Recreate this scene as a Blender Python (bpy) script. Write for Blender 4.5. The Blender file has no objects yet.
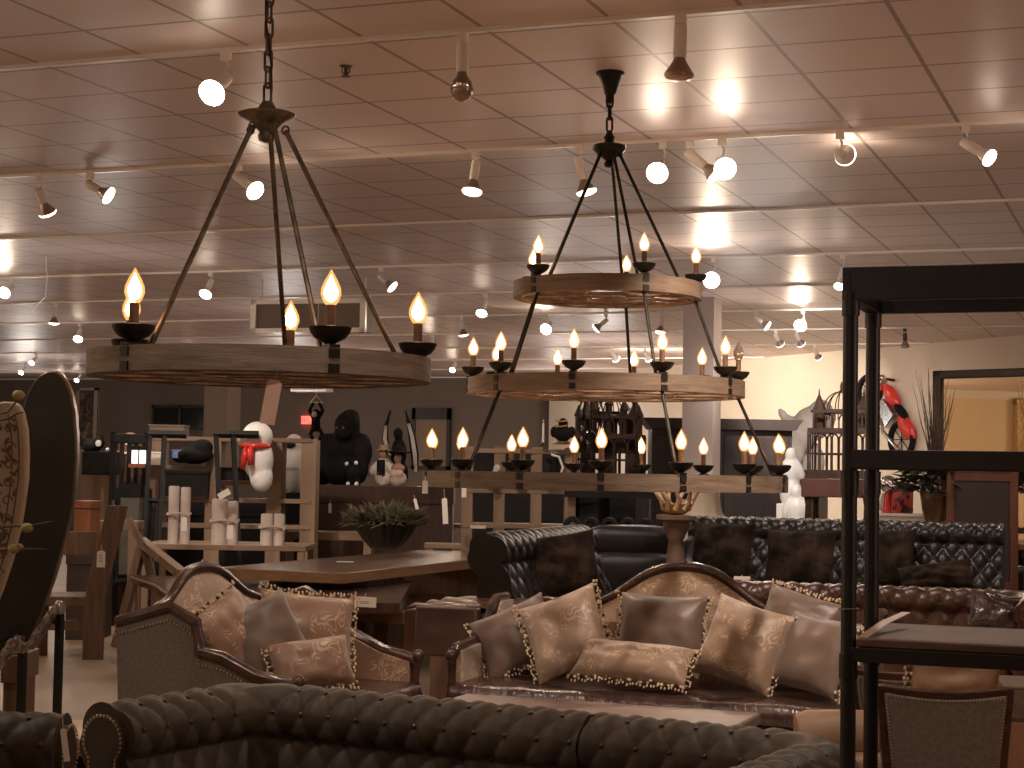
import bpy, math, random
from mathutils import Vector, Matrix, noise
R=math.radians; PI=math.pi
rnd=random.Random(7)
SC=bpy.context.scene; COL=SC.collection

# ------------------------------------------------------------------ camera
FPX,YAW,PIT,ROL,EYE=1739.2,.36381,.051849,-.016965,1.6
def cam2w(r,u,w):
    c,s=math.cos(ROL),math.sin(ROL); r,u=c*r+s*u,-s*r+c*u
    c,s=math.cos(PIT),math.sin(PIT); u,w=c*u+s*w,-s*u+c*w
    c,s=math.cos(YAW),math.sin(YAW)
    return Vector((c*r-s*w, s*r+c*w, u))
FW=Vector((-math.sin(YAW),math.cos(YAW),0)); RT=Vector((math.cos(YAW),math.sin(YAW),0))
O=Vector((0,0,EYE))
def ray(px,py): return cam2w((px-512)/FPX,(384-py)/FPX,1)
def at(px,py,d):
    v=ray(px,py); return O+v*(d/v.dot(FW))
def atz(px,py,z):
    v=ray(px,py); return O+v*((z-EYE)/v.z)
def aty(px,py,y):
    v=ray(px,py); return O+v*(y/v.y)
cd=bpy.data.cameras.new('camera'); cam=bpy.data.objects.new('camera',cd); COL.objects.link(cam)
cd.sensor_width=36; cd.lens=FPX/1024*36; cd.clip_end=200; cd.clip_start=.05
m=Matrix.Identity(4)
for i,v in enumerate((cam2w(1,0,0),cam2w(0,1,0),cam2w(0,0,-1))):
    for k in range(3): m[k][i]=v[k]
m.translation=O; cam.matrix_world=m; SC.camera=cam

# ------------------------------------------------------------------ materials
def M(name,col,rough=.6,metal=0,col2=None,scale=8,detail=4,bump=0,bscale=40,emit=None,estr=0,kind='noise',spec=.5,coat=0,stretch=(1,1,1),sheen=0,lo=.35,hi=.65,dist=0):
    mt=bpy.data.materials.new(name); mt.use_nodes=True; nt=mt.node_tree; N=nt.nodes; L=nt.links
    b=N['Principled BSDF']; b.inputs['Base Color'].default_value=(*col,1); b.inputs['Roughness'].default_value=rough
    b.inputs['Metallic'].default_value=metal; b.inputs['Specular IOR Level'].default_value=spec
    b.inputs['Coat Weight'].default_value=coat; b.inputs['Sheen Weight'].default_value=sheen
    if emit: b.inputs['Emission Color'].default_value=(*emit,1); b.inputs['Emission Strength'].default_value=estr
    tc=N.new('ShaderNodeTexCoord'); mp=N.new('ShaderNodeMapping'); L.new(tc.outputs['Object'],mp.inputs['Vector']); mp.inputs['Scale'].default_value=stretch
    if col2:
        if kind=='wood':
            t=N.new('ShaderNodeTexNoise'); t.inputs['Scale'].default_value=scale; t.inputs['Detail'].default_value=6; t.inputs['Distortion'].default_value=dist or .6
        elif kind=='damask':
            n1=N.new('ShaderNodeTexNoise'); n1.inputs['Scale'].default_value=scale; n1.inputs['Detail'].default_value=1.2; n1.inputs['Distortion'].default_value=.8
            n2=N.new('ShaderNodeTexNoise'); n2.inputs['Scale'].default_value=scale*.8; n2.inputs['Detail'].default_value=2
            L.new(mp.outputs[0],n1.inputs['Vector']); L.new(mp.outputs[0],n2.inputs['Vector'])
            mu=N.new('ShaderNodeMath'); mu.operation='MULTIPLY'; mu.inputs[1].default_value=7; L.new(n1.outputs['Fac'],mu.inputs[0])
            pp=N.new('ShaderNodeMath'); pp.operation='PINGPONG'; pp.inputs[1].default_value=.5; L.new(mu.outputs[0],pp.inputs[0])
            r1=N.new('ShaderNodeMapRange'); r1.inputs[1].default_value=.22; r1.inputs[2].default_value=.40; L.new(pp.outputs[0],r1.inputs[0])
            r2=N.new('ShaderNodeMapRange'); r2.inputs[1].default_value=.47; r2.inputs[2].default_value=.58; L.new(n2.outputs['Fac'],r2.inputs[0])
            ml_=N.new('ShaderNodeMath'); ml_.operation='MULTIPLY'; L.new(r1.outputs[0],ml_.inputs[0]); L.new(r2.outputs[0],ml_.inputs[1])
            t=N.new('ShaderNodeMath'); t.operation='MULTIPLY_ADD'; t.inputs[1].default_value=.9; t.inputs[2].default_value=.05; L.new(ml_.outputs[0],t.inputs[0])
        else:
            t=N.new('ShaderNodeTexNoise'); t.inputs['Scale'].default_value=scale; t.inputs['Detail'].default_value=detail; t.inputs['Distortion'].default_value=dist
        if kind!='damask': L.new(mp.outputs[0],t.inputs['Vector'])
        rp=N.new('ShaderNodeValToRGB'); rp.color_ramp.elements[0].position=lo; rp.color_ramp.elements[1].position=hi
        rp.color_ramp.elements[0].color=(*col,1); rp.color_ramp.elements[1].color=(*col2,1)
        L.new(t.outputs[0] if kind=='damask' else t.outputs['Fac'],rp.inputs[0]); L.new(rp.outputs[0],b.inputs['Base Color'])
    if bump:
        n=N.new('ShaderNodeTexNoise'); n.inputs['Scale'].default_value=bscale; n.inputs['Detail'].default_value=3
        L.new(mp.outputs[0],n.inputs['Vector'])
        bp=N.new('ShaderNodeBump'); bp.inputs['Strength'].default_value=bump; bp.inputs['Distance'].default_value=.01
        L.new(n.outputs['Fac'],bp.inputs['Height']); L.new(bp.outputs[0],b.inputs['Normal'])
    return mt
def glow(name,col,s):
    mt=bpy.data.materials.new(name); mt.use_nodes=True; nt=mt.node_tree
    b=nt.nodes['Principled BSDF']; b.inputs['Base Color'].default_value=(.9,.85,.8,1)
    b.inputs['Emission Color'].default_value=(*col,1); b.inputs['Emission Strength'].default_value=s
    return mt
iron=M('black iron',(.012,.011,.010),.5,.6,(.03,.026,.022),20)
bronze=M('aged bronze',(.07,.055,.04),.4,.7,(.17,.13,.09),25)
scrollm=M('copper brown scroll iron',(.17,.11,.075),.45,.3,(.30,.20,.14),14)
ringwood=M('weathered oak ring',(.115,.074,.048),.7,0,(.215,.145,.097),6,kind='wood',stretch=(1,1,9),bump=.25,bscale=30,lo=.3,hi=.7)
greywood=M('grey weathered ring',(.20,.165,.13),.65,0,(.36,.30,.24),6,kind='wood',stretch=(1,1,9),bump=.25,bscale=30,lo=.3,hi=.7)
candle_sleeve=M('brown candle sleeve',(.12,.06,.03),.6,0,(.2,.1,.05),30)
bulb_warm=glow('warm candle bulb',(1,.66,.42),44)
def envelope(name,tint,ecol,es,fac):
    mt=bpy.data.materials.new(name); mt.use_nodes=True; nt=mt.node_tree; N=nt.nodes; L=nt.links
    N.remove(N['Principled BSDF']); out=N['Material Output']
    tr=N.new('ShaderNodeBsdfTransparent'); tr.inputs[0].default_value=(*tint,1); em=N.new('ShaderNodeEmission'); em.inputs[0].default_value=(*ecol,1); em.inputs[1].default_value=es
    mx=N.new('ShaderNodeMixShader'); mx.inputs[0].default_value=fac; L.new(tr.outputs[0],mx.inputs[1]); L.new(em.outputs[0],mx.inputs[2]); L.new(mx.outputs[0],out.inputs[0]); return mt
bulb_glass=envelope('bulb glass with orange halo',(1,.82,.62),(1,.42,.13),1.5,.45)  # orange emission in the clear glass stands in for the bulb's halo
bulb_off=M('unlit bulb glass',(.45,.33,.25),.15,0,(.5,.4,.3),5)
lamp_hot=glow('hot spotlight face',(1,.80,.62),22)
lamp_dim=glow('spotlight rim glow',(1,.86,.74),2.6)
lamp_white=M('white lamp enamel',(.90,.86,.81),.35,0,(.92,.88,.84),3)
lamp_grey=M('silver reflector bulb',(.35,.26,.22),.3,.6,(.5,.4,.35),6)
lamp_dark=M('dark lamp housing',(.04,.035,.03),.4,.3)
trackm=M('white track enamel',(.95,.90,.86),.25,spec=.8)
leath=M('dark olive brown leather',(.056,.041,.027),.55,0,(.078,.058,.040),7,bump=.1,bscale=220,spec=.3)
leathbtn=M('leather button',(.03,.02,.014),.3,0,(.05,.036,.026),9,spec=.7)
blackleath=M('black tufted leather',(.009,.007,.0065),.33,0,(.017,.013,.012),9,bump=.12,bscale=150,spec=.4)
brownleath=M('oxblood brown leather',(.055,.020,.012),.3,0,(.10,.04,.022),7,bump=.12,bscale=120,spec=.6)
seatleath=M('glossy dark brown seat leather',(.035,.017,.014),.2,0,(.06,.032,.026),6,bump=.8,bscale=14,spec=.9,stretch=(3,1,1))
tanleath=M('tan leather',(.32,.20,.12),.5,0,(.40,.26,.16),5,bump=.15,bscale=60)
tabletop=M('rose brown cocktail table leather',(.12,.07,.055),.34,0,(.24,.165,.14),2.6,bump=.1,bscale=40,lo=.3,hi=.7,dist=1.2)
darkwood=M('dark carved mahogany',(.028,.011,.007),.25,0,(.06,.026,.015),7,kind='wood',stretch=(1,1,3),spec=.6)
damask=M('gold damask',(.275,.18,.12),.40,0,(.50,.375,.27),12,kind='damask',sheen=.3,bump=.15,bscale=200,lo=.0,hi=1)
damask2=M('copper damask',(.205,.110,.066),.45,0,(.44,.31,.21),12,kind='damask',sheen=.3,bump=.15,bscale=200,lo=.0,hi=1)
taupe=M('taupe satin',(.115,.072,.054),.42,0,(.145,.094,.070),5,sheen=.3,bump=.3,bscale=9)
taupe2=M('brown satin',(.085,.050,.031),.5,0,(.105,.064,.041),5,sheen=.3,bump=.3,bscale=9)
tass_a=M('pale tassel thread',(.45,.32,.2),.8,0,(.55,.42,.28),40)
tass_b=M('dark tassel bead',(.02,.013,.01),.6)
sidefab=M('grey brown side fabric',(.105,.083,.068),.85,0,(.14,.112,.092),60,bump=.2,bscale=300)
brass=M('antique brass nail',(.42,.32,.21),.35,.9)
fur=M('dark brown fur',(.010,.007,.005),.95,0,(.048,.031,.022),7,detail=8,bump=1,bscale=40,spec=.1)
shelfmetal=M('black powder coated steel',(.010,.011,.012),.42,.2,(.014,.015,.016),30,spec=.5)
shelfwood=M('rough brown shelf board',(.085,.052,.034),.6,0,(.15,.095,.065),7,kind='wood',stretch=(1,6,6),bump=.2,bscale=50)
paper=M('white paper tag',(.75,.68,.6),.8,0,(.8,.74,.66),30)
kraft=M('kraft paper tag',(.78,.56,.42),.8,0,(.84,.62,.48),12)
ink=M('dark print ink',(.03,.025,.02),.7)
oak=M('light oak',(.20,.128,.078),.6,0,(.30,.20,.13),5,kind='wood',stretch=(1,1,.2),bump=.1)
oakh=M('light oak board',(.20,.128,.078),.5,0,(.31,.205,.135),5,kind='wood',stretch=(.2,1,1),bump=.1)
slab=M('brown slab table top',(.065,.034,.02),.25,0,(.12,.066,.04),4,kind='wood',stretch=(3,.35,1),spec=.6)
slabedge=M('raw timber edge',(.21,.105,.05),.6,0,(.30,.16,.08),6,kind='wood',stretch=(1,.3,3))
dktable=M('dark polished table top',(.042,.024,.018),.16,0,(.075,.045,.033),4,kind='wood',stretch=(3,.4,1),spec=.6)
walnut=M('walnut boards',(.10,.055,.032),.5,0,(.165,.092,.055),6,kind='wood',stretch=(4,4,.4))
redwood=M('reddish cherry boards',(.21,.07,.03),.45,0,(.30,.11,.05),6,kind='wood',stretch=(5,5,.4))
blackpaint=M('black painted wood',(.008,.007,.0065),.65,0,(.014,.012,.011),9,spec=.25)
birch=M('pale birch bark',(.48,.39,.33),.8,0,(.66,.56,.49),10,stretch=(1,1,.4),bump=.3,bscale=30)
leaf=M('dusty green leaf',(.10,.095,.055),.6,0,(.24,.20,.13),7)
leafd=M('dark green leaf',(.018,.028,.014),.5,0,(.045,.06,.03),7)
bud=M('yellow green bud',(.28,.25,.08),.7,0,(.36,.32,.12),12)
twigm=M('brown twig',(.08,.05,.035),.8,0,(.14,.09,.06),14)
whitepl=M('white glazed statue',(.85,.82,.78),.35)
greypl=M('grey stone statue',(.38,.34,.31),.7,0,(.46,.42,.38),8,bump=.2)
ghost=M('grey white plaster',(.52,.47,.42),.6,0,(.58,.53,.48),8)
redm=M('red gloss enamel',(.62,.030,.022),.25,0,(.70,.05,.035),6,spec=.6)
chrome=M('chrome',(.7,.7,.7),.15,1)
gorm=M('black gorilla resin',(.005,.0045,.0045),.8,0,(.011,.010,.010),12,bump=.5,bscale=30,spec=.2)
skin=M('painted skin',(.38,.2,.12),.6)
gold=M('antique gold',(.40,.24,.08),.45,.6,(.55,.36,.15),9,bump=.4,bscale=30)
antler=M('pale antler',(.50,.32,.18),.6,0,(.62,.43,.27),10)
pedestalm=M('mottled brown stone',(.13,.08,.055),.5,0,(.22,.14,.10),12)
shadefab=M('cream lamp shade',(.62,.5,.37),.8,0,(.68,.56,.43),6)
armoirem=M('dark espresso wood',(.020,.009,.007),.5,0,(.032,.016,.012),5,kind='wood',stretch=(3,3,.4))
cagem=M('dark bronze cage',(.035,.016,.010),.5,.3,(.06,.028,.018),9)
vasem=M('brown glazed vase',(.07,.035,.015),.2,0,(.13,.07,.03),7,spec=.7)
boardm=M('dark green black lacquer',(.020,.020,.014),.26,0,(.036,.035,.025),2,spec=.5)
goldedge=M('worn gilt edge',(.11,.075,.045),.32,.5,(.20,.14,.085),8)
creamm=M('carved cream panel',(.40,.31,.215),.75,0,(.50,.40,.285),6,bump=.5,bscale=35)
carve=M('dark carved line',(.12,.07,.05),.8,0,(.17,.10,.07),9)
mirror_g=M('mirror glass',(.86,.84,.80),.02,1)
mframe=M('dark mirror frame',(.018,.011,.008),.45,0,(.03,.018,.012),8)
clearplastic=M('crumpled silver wrap',(.22,.19,.17),.2,.7,(.45,.4,.37),30,bump=1,bscale=25)
palewood=M('pale birch bench top',(.6,.42,.28),.5,0,(.68,.5,.34),5,kind='wood',stretch=(.3,2,1))
bluem=M('blue fabric',(.05,.09,.22),.7,0,(.07,.12,.28),9)
exitm=glow('red exit sign',(1,.06,.04),1.6)
lanternm=glow('lit lantern paper',(1,.82,.68),1.0)
cord=M('jute cord',(.45,.36,.3),.8)
wallp_dark=M('dark taupe wall paint',(.185,.140,.112),.8,0,(.20,.152,.122),2,bump=.05)
wallp_white=M('warm white wall paint',(.74,.64,.52),.8,0,(.77,.67,.55),1.5,bump=.05)
wallp_gold=M('warm yellow wall paint',(.74,.56,.35),.8,0,(.77,.59,.38),1.5,bump=.05)
crown_white=M('white crown moulding',(.8,.72,.62),.6)
colpaint=M('pale column paint',(.42,.34,.30),.8,0,(.45,.37,.33),2)
colpaint2=M('tan column paint',(.25,.19,.14),.8,0,(.27,.21,.16),2)
darkglass=M('dark window glass',(.010,.009,.008),.12,0,spec=.6)
sash=M('dark window frame',(.03,.022,.017),.5)

# ceiling: 0.61 m tiles with darker grid bars, slight sheen
def ceilmat():
    mt=M('acoustic ceiling tile',(.62,.50,.43),.43,0,bump=0,spec=.45); nt=mt.node_tree; N=nt.nodes; L=nt.links; b=N['Principled BSDF']
    mp=[n for n in N if n.type=='MAPPING'][0]; mp.inputs['Location'].default_value=(-.0718,-.1566,0); mp.inputs['Scale'].default_value=(1,1,1)
    br=N.new('ShaderNodeTexBrick'); br.offset=0; br.squash=1
    for k,v in (('Scale',1),('Mortar Size',.012),('Mortar Smooth',.1),('Brick Width',.6104),('Row Height',.6097)): br.inputs[k].default_value=v
    br.inputs['Color1'].default_value=(.66,.54,.50,1); br.inputs['Color2'].default_value=(.69,.57,.53,1); br.inputs['Mortar'].default_value=(.30,.215,.185,1)
    L.new(mp.outputs[0],br.inputs['Vector']); L.new(br.outputs['Color'],b.inputs['Base Color'])
    bp=N.new('ShaderNodeBump'); bp.inputs['Strength'].default_value=.35; bp.inputs['Distance'].default_value=.006; bp.invert=True
    n=N.new('ShaderNodeTexNoise'); n.inputs['Scale'].default_value=60; n.inputs['Detail'].default_value=3; L.new(mp.outputs[0],n.inputs['Vector'])
    ad=N.new('ShaderNodeMath'); ad.operation='MULTIPLY_ADD'; ad.inputs[1].default_value=.12; L.new(n.outputs['Fac'],ad.inputs[0]); L.new(br.outputs['Fac'],ad.inputs[2])
    L.new(ad.outputs[0],bp.inputs['Height']); L.new(bp.outputs[0],b.inputs['Normal'])
    return mt
bb=bulb_off.node_tree.nodes['Principled BSDF']; bb.inputs['Transmission Weight'].default_value=.75; bb.inputs['Roughness'].default_value=.05
ceilm=ceilmat()
floorm=M('worn tan vinyl floor',(.30,.215,.15),.45,0,(.40,.30,.215),1.3,bump=.05,bscale=30,detail=6)

# ------------------------------------------------------------------ mesh builder
class MB:
    def __init__(s): s.v=[];s.f=[];s.mi=[];s.X=Matrix.Identity(4);s.m=0
    def add(s,vs,fs):
        b=len(s.v); s.v+=[s.X@Vector(p) for p in vs]; s.f+=[[b+i for i in f] for f in fs]; s.mi+=[s.m]*len(fs); return s
    def box(s,c,d,rot=None):
        x,y,z=[k/2 for k in d]; vs=[Vector(p) for p in ((-x,-y,-z),(x,-y,-z),(x,y,-z),(-x,y,-z),(-x,-y,z),(x,-y,z),(x,y,z),(-x,y,z))]
        if rot is not None: vs=[rot@p for p in vs]
        return s.add([Vector(c)+p for p in vs],[(0,3,2,1),(4,5,6,7),(0,1,5,4),(1,2,6,5),(2,3,7,6),(3,0,4,7)])
    def bx(s,x0,x1,y0,y1,z0,z1): return s.box(((x0+x1)/2,(y0+y1)/2,(z0+z1)/2),(abs(x1-x0),abs(y1-y0),abs(z1-z0)))
    def loft(s,rings,closed=True,cap=True):
        n=len(rings[0]); vs=[p for r in rings for p in r]; fs=[]
        for i in range(len(rings)-1):
            for j in range(n if closed else n-1):
                k=(j+1)%n; fs.append((i*n+j,i*n+k,(i+1)*n+k,(i+1)*n+j))
        if cap and closed: fs.append(tuple(range(n-1,-1,-1))); fs.append(tuple((len(rings)-1)*n+j for j in range(n)))
        return s.add(vs,fs)
    def tube(s,pts,r,seg=8,cap=True,closed=False):
        pts=[Vector(p) for p in pts]; n=len(pts); rs=r if isinstance(r,(list,tuple)) else [r]*n; rings=[]; up=None
        for i,p in enumerate(pts):
            if closed: t=pts[(i+1)%n]-pts[i-1]
            else: t=pts[min(i+1,n-1)]-pts[max(i-1,0)]
            t=t.normalized() if t.length>1e-9 else Vector((0,0,1))
            if up is None: up=Vector((0,0,1)) if abs(t.z)<.9 else Vector((1,0,0))
            a=up-t*up.dot(t); a=a.normalized() if a.length>1e-6 else t.orthogonal().normalized(); up=a; b=t.cross(a)
            rings.append([p+(a*math.cos(q)+b*math.sin(q))*rs[i] for q in (2*PI*k/seg for k in range(seg))])
        if closed: rings.append(rings[0])
        return s.loft(rings,True,cap and not closed)
    def cyl(s,a,b,r0,r1=None,seg=12): return s.tube([a,b],[r0,r0 if r1 is None else r1],seg)
    def lathe(s,prof,c=(0,0,0),seg=20,axis=None):
        q=Vector((0,0,1)).rotation_difference(Vector(axis)) if axis is not None else None; c=Vector(c); rings=[]
        for r,z in prof:
            ring=[Vector((max(r,1e-4)*math.cos(2*PI*k/seg),max(r,1e-4)*math.sin(2*PI*k/seg),z)) for k in range(seg)]
            rings.append([c+(q@p if q else p) for p in ring])
        return s.loft(rings)
    def ball(s,c,r,seg=10,rot=None):
        if not isinstance(r,(tuple,list)): r=(r,r,r)
        n=max(4,seg//2+1); rings=[]
        for i in range(n+1):
            a=-PI/2+PI*i/n; a=max(-PI/2+.02,min(PI/2-.02,a)); ring=[]
            for k in range(seg):
                p=Vector((r[0]*math.cos(a)*math.cos(2*PI*k/seg),r[1]*math.cos(a)*math.sin(2*PI*k/seg),r[2]*math.sin(a)))
                ring.append(Vector(c)+(rot@p if rot is not None else p))
            rings.append(ring)
        return s.loft(rings)
    def prism(s,out,y0,y1):      # outline in xz
        n=len(out); return s.loft([[(x,y0,z) for x,z in out],[(x,y1,z) for x,z in out]])
    def grid(s,fn,nu,nv):
        vs=[fn(i/nu,j/nv) for j in range(nv+1) for i in range(nu+1)]; w=nu+1
        return s.add(vs,[(j*w+i,j*w+i+1,(j+1)*w+i+1,(j+1)*w+i) for j in range(nv) for i in range(nu)])
    def build(s,name,mats,parent=None,loc=None,smooth=40,bevel=0,sub=0,remesh=0,rotz=None,label=None):
        me=bpy.data.meshes.new(name); me.from_pydata([tuple(p) for p in s.v],[],s.f); 
        for mt in (mats if isinstance(mats,(list,tuple)) else [mats]): me.materials.append(mt)
        for p,i in zip(me.polygons,s.mi): p.material_index=i; p.use_smooth=smooth>0
        me.validate(); me.update()
        if smooth and smooth<180: me.set_sharp_from_angle(angle=R(smooth))
        o=bpy.data.objects.new(name,me); COL.objects.link(o)
        if parent: o.parent=parent
        if loc is not None: o.location=loc
        if rotz is not None: o.rotation_euler=(0,0,rotz)
        if bevel: md=o.modifiers.new('b','BEVEL'); md.width=bevel; md.segments=2; md.limit_method='ANGLE'; md.harden_normals=False
        if remesh:
            md=o.modifiers.new('r','REMESH'); md.mode='VOXEL'; md.voxel_size=remesh; md.use_smooth_shade=True
            md=o.modifiers.new('s','SMOOTH'); md.factor=.5; md.iterations=4
        if sub: md=o.modifiers.new('u','SUBSURF'); md.levels=sub; md.render_levels=sub
        if label: o['label']=label
        return o
def thing(name,label,cat,loc=(0,0,0),rotz=0,group=None):
    o=bpy.data.objects.new(name,None); COL.objects.link(o); o.empty_display_size=.1
    o.location=loc; o.rotation_euler=(0,0,rotz); o['label']=label; o['category']=cat
    if group: o['group']=group
    return o
def tag(o,label,cat,group=None,kind=None):
    o['label']=label; o['category']=cat
    if group: o['group']=group
    if kind: o['kind']=kind
    return o
def struct(o): o['kind']='structure'; return o
def Rz(a): return Matrix.Rotation(a,3,'Z')
def Rx(a): return Matrix.Rotation(a,3,'X')
def Ry(a): return Matrix.Rotation(a,3,'Y')
def T(c,rot=None):
    mm=(rot or Matrix.Identity(3)).to_4x4(); mm.translation=Vector(c); return mm

# ------------------------------------------------------------------ room shell
CZ=3.66; BY=35.2
WA=Vector((-6.424,29.053,0)); WB=Vector((-2.293,25.427,0)); WD=(WB-WA).normalized()
struct(MB().bx(-32,14,-8,40,-.1,0).build('floor',floorm,smooth=0))
struct(MB().bx(-32,14,-8,40,CZ,CZ+.1).build('ceiling',ceilm,smooth=0))
struct(MB().bx(-32,-8.6,BY,BY+.15,0,CZ).build('wall_back',wallp_dark,smooth=0))
wl=WA-WD*7.6; wr=WB+WD*9
wn=Vector((-WD.y,WD.x,0)); wn=-wn if wn.y>0 else wn        # towards the room
mb=MB(); a,b,c,d=wl,wr,wr-wn*.15,wl-wn*.15
mb.loft([[a,b,c,d],[p+Vector((0,0,CZ)) for p in (a,b,c,d)]]); struct(mb.build('wall_right',wallp_white,smooth=0))
struct(MB().bx(-20.5,-20.35,-8,13,0,CZ).build('wall_left',wallp_gold,smooth=0))
mb=MB(); mb.prism([(0,CZ),(.16,CZ),(.15,CZ-.03),(.07,CZ-.10),(.03,CZ-.14),(0,CZ-.17)],-8,13)
struct(mb.build('trim_1',crown_white,loc=(-20.35,0,0),smooth=0))
struct(MB().bx(-32,14,-8.15,-8,0,CZ).build('wall_front',wallp_gold,smooth=0))
# columns
def column(px0,px1,d,m,nm,w):
    p=at((px0+px1)/2,460,d); return struct(MB().bx(-w/2,w/2,-w/2,w/2,0,CZ).build(nm,m,loc=(p.x,p.y,0),smooth=0))
column(683,719,20,colpaint,'column_right',.36)
column(207,235,33,colpaint2,'column_left',.5)
# long tracks
TY=[7.36,10.16,13.0,15.7,18.22,20.87,23.6,26.3,29.0,31.7,34.3]
for i,y in enumerate(TY):
    x1=6
    if y>24:
        t=(y-WA.y)/WD.y; x1=(WA+WD*t).x-.1
    o=MB().bx(-31,x1,y-.012,y+.012,CZ-.02,CZ+.0).build('trim_%d'%(i+2),trackm,smooth=0); struct(o)
# windows / framed openings on the dark back wall
def wallrect(px0,py0,px1,py1,y):
    a=aty(px0,py0,y); b=aty(px1,py1,y); return a.x,b.x,b.z,a.z
x0,x1,z0,z1=wallrect(154,405,209,430,BY)
w=MB().bx(x0,x1,BY-.05,BY-.01,z0,z1).build('window_1',darkglass,smooth=0); struct(w)
mb=MB(); 
for q in ((x0,x0+.06,z0,z1),(x1-.06,x1,z0,z1),(x0,x1,z0,z0+.06),(x0,x1,z1-.06,z1),((x0+x1)/2-.03,(x0+x1)/2+.03,z0,z1)): mb.bx(q[0],q[1],BY-.09,BY-.05,q[2],q[3])
mb.build('window_frame',sash,w,smooth=0)

# ------------------------------------------------------------------ chandeliers
PH=lambda n,o=5:[R(o+360/n*k-3.1)+YAW for k in range(n)]
def candle(root,x,y,z,m,lit=True):
    cup=MB(); cup.lathe([(.010,-.024),(.014,-.014),(.024,-.008),(.042,.002),(.053,.016),(.058,.030),(.055,.032),(.044,.02),(.01,.012)],(x,y,z),20)
    cp=cup.build('candle_cup',iron,root,smooth=50)
    MB().cyl((x,y,z+.012),(x,y,z+.090),.0135,.0135,12).build('candle_sleeve',candle_sleeve,cp)
    mb=MB(); mb.lathe([(.014,0),(.021,.010),(.0275,.028),(.026,.045),(.017,.066),(.007,.083),(.0015,.094)],(x,y,z+.090),14)
    if lit: mb.m=1; mb.lathe([(.003,.008),(.014,.016),(.019,.029),(.0175,.042),(.011,.057),(.004,.072),(.001,.080)],(x,y,z+.090),12)
    mb.build('bulb',[bulb_glass,bulb_warm] if lit else bulb_off,cp,smooth=180,label=None if lit else 'unlit clear bulb')
def tier(root,Rr,zt,h,wood,phs,off=()):
    t=.04
    mb=MB(); n=72; prof=[(Rr,zt-h),(Rr,zt),(Rr-t,zt),(Rr-t,zt-h)]
    rings=[[(r*math.cos(2*PI*k/n),r*math.sin(2*PI*k/n),z) for r,z in prof] for k in range(n)]; rings.append(rings[0])
    mb.loft(rings,True,False); mb.build('wood_ring',wood,root,smooth=40)
    # scrollwork under the ring: inner hoop, chain of iron circles
    mb=MB(); zz=zt-h+.006
    def hoop(cx,cy,r,q=.007,z=zz): mb.tube([(cx+r*math.cos(2*PI*k/28),cy+r*math.sin(2*PI*k/28),z) for k in range(28)],q,6,closed=True)
    hoop(0,0,Rr-t-.004,.008); hoop(0,0,Rr*.50,.008); hoop(0,0,Rr*.2,.007)
    k=10; rc=Rr*.215
    for i in range(k): hoop(Rr*.715*math.cos(2*PI*i/k),Rr*.715*math.sin(2*PI*i/k),rc)
    for i in range(5):
        a=2*PI*i/5+.3; mb.tube([(Rr*.2*math.cos(a),Rr*.2*math.sin(a),zz),(Rr*.5*math.cos(a),Rr*.5*math.sin(a),zz)],.007,6)
    mb.build('scrollwork',scrollm,root)
    for i,p in enumerate(phs):
        mb=MB(); c,s=math.cos(p),math.sin(p); rot=Rz(p)
        mb.box(((Rr)*c,(Rr)*s,zt-h*.25),(.012,.030,h*.36),rot); mb.box((Rr*c,Rr*s,zt-h*.82),(.012,.030,h*.36),rot)
        mb.box(((Rr-t/2)*c,(Rr-t/2)*s,zt+.004),(t+.012,.030,.008),rot)
        mb.cyl(((Rr-.026)*c,(Rr-.026)*s,zt),((Rr-.026)*c,(Rr-.026)*s,zt+.006),.012,.012,8)
        mb.build('iron_strap',iron,root)
        candle(root,(Rr-.026)*c,(Rr-.026)*s,zt+.024,iron,i not in off)
def rods(root,r0,z0,r1,z1,phs,m,q=.0075):
    for p in phs:
        c,s=math.cos(p),math.sin(p); mb=MB(); mb.tube([(r0*c,r0*s,z0),(r1*c,r1*s,z1)],q,8)
        mb.tube([(r0*c+.012*math.cos(k),r0*s,z0+.012*math.sin(k)) for k in [2*PI*i/10 for i in range(10)]],.003,5,closed=True)
        mb.build('rod',m,root)
def links(mb,z0,z1,L=.062,r=.0042,w=.012):
    z=z0; i=0
    while z<z1-.01:
        pts=[]
        for k in range(16):
            a=2*PI*k/16; x=w*math.cos(a); zz=(L/2-w)*(1 if math.sin(a)>0 else -1)+w*math.sin(a)
            pts.append((x,0,z+L/2+zz) if i%2==0 else (0,x,z+L/2+zz))
        mb.tube(pts,r,6,closed=True); z+=L-.014; i+=1
# single-tier chandelier
p=at(261,360,5.0)
c1=thing('ring_chandelier','single-ring grey wood chandelier with five lit candles hanging on a long chain','chandelier',(p.x,p.y,0))
P5=[R(a+8.1)+YAW for a in (9,79,147,-137,-67)]
tier(c1,.489,1.927,.068,greywood,P5)
rods(c1,.055,2.588,.405,1.93,P5,bronze)
mb=MB(); mb.X=T((0,0,.023)); mb.lathe([(.008,2.525),(.022,2.53),(.026,2.545),(.02,2.555),(.035,2.57),(.045,2.583),(.080,2.600),(.085,2.607),(.075,2.612),(.03,2.622),(.015,2.645)],(0,0,0),24); mb.build('hub',bronze,c1)
mb=MB(); links(mb,2.66,3.63); mb.build('chain',bronze,c1)
MB().tube([(.012*math.sin(k*.9),.012*math.cos(k*.9),2.64+k*.066) for k in range(15)],.0035,6).build('cable',iron,c1)
MB().lathe([(.02,3.56),(.03,3.6),(.065,3.645),(.07,3.66)],(0,0,0),20).build('canopy',bronze,c1)
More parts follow.
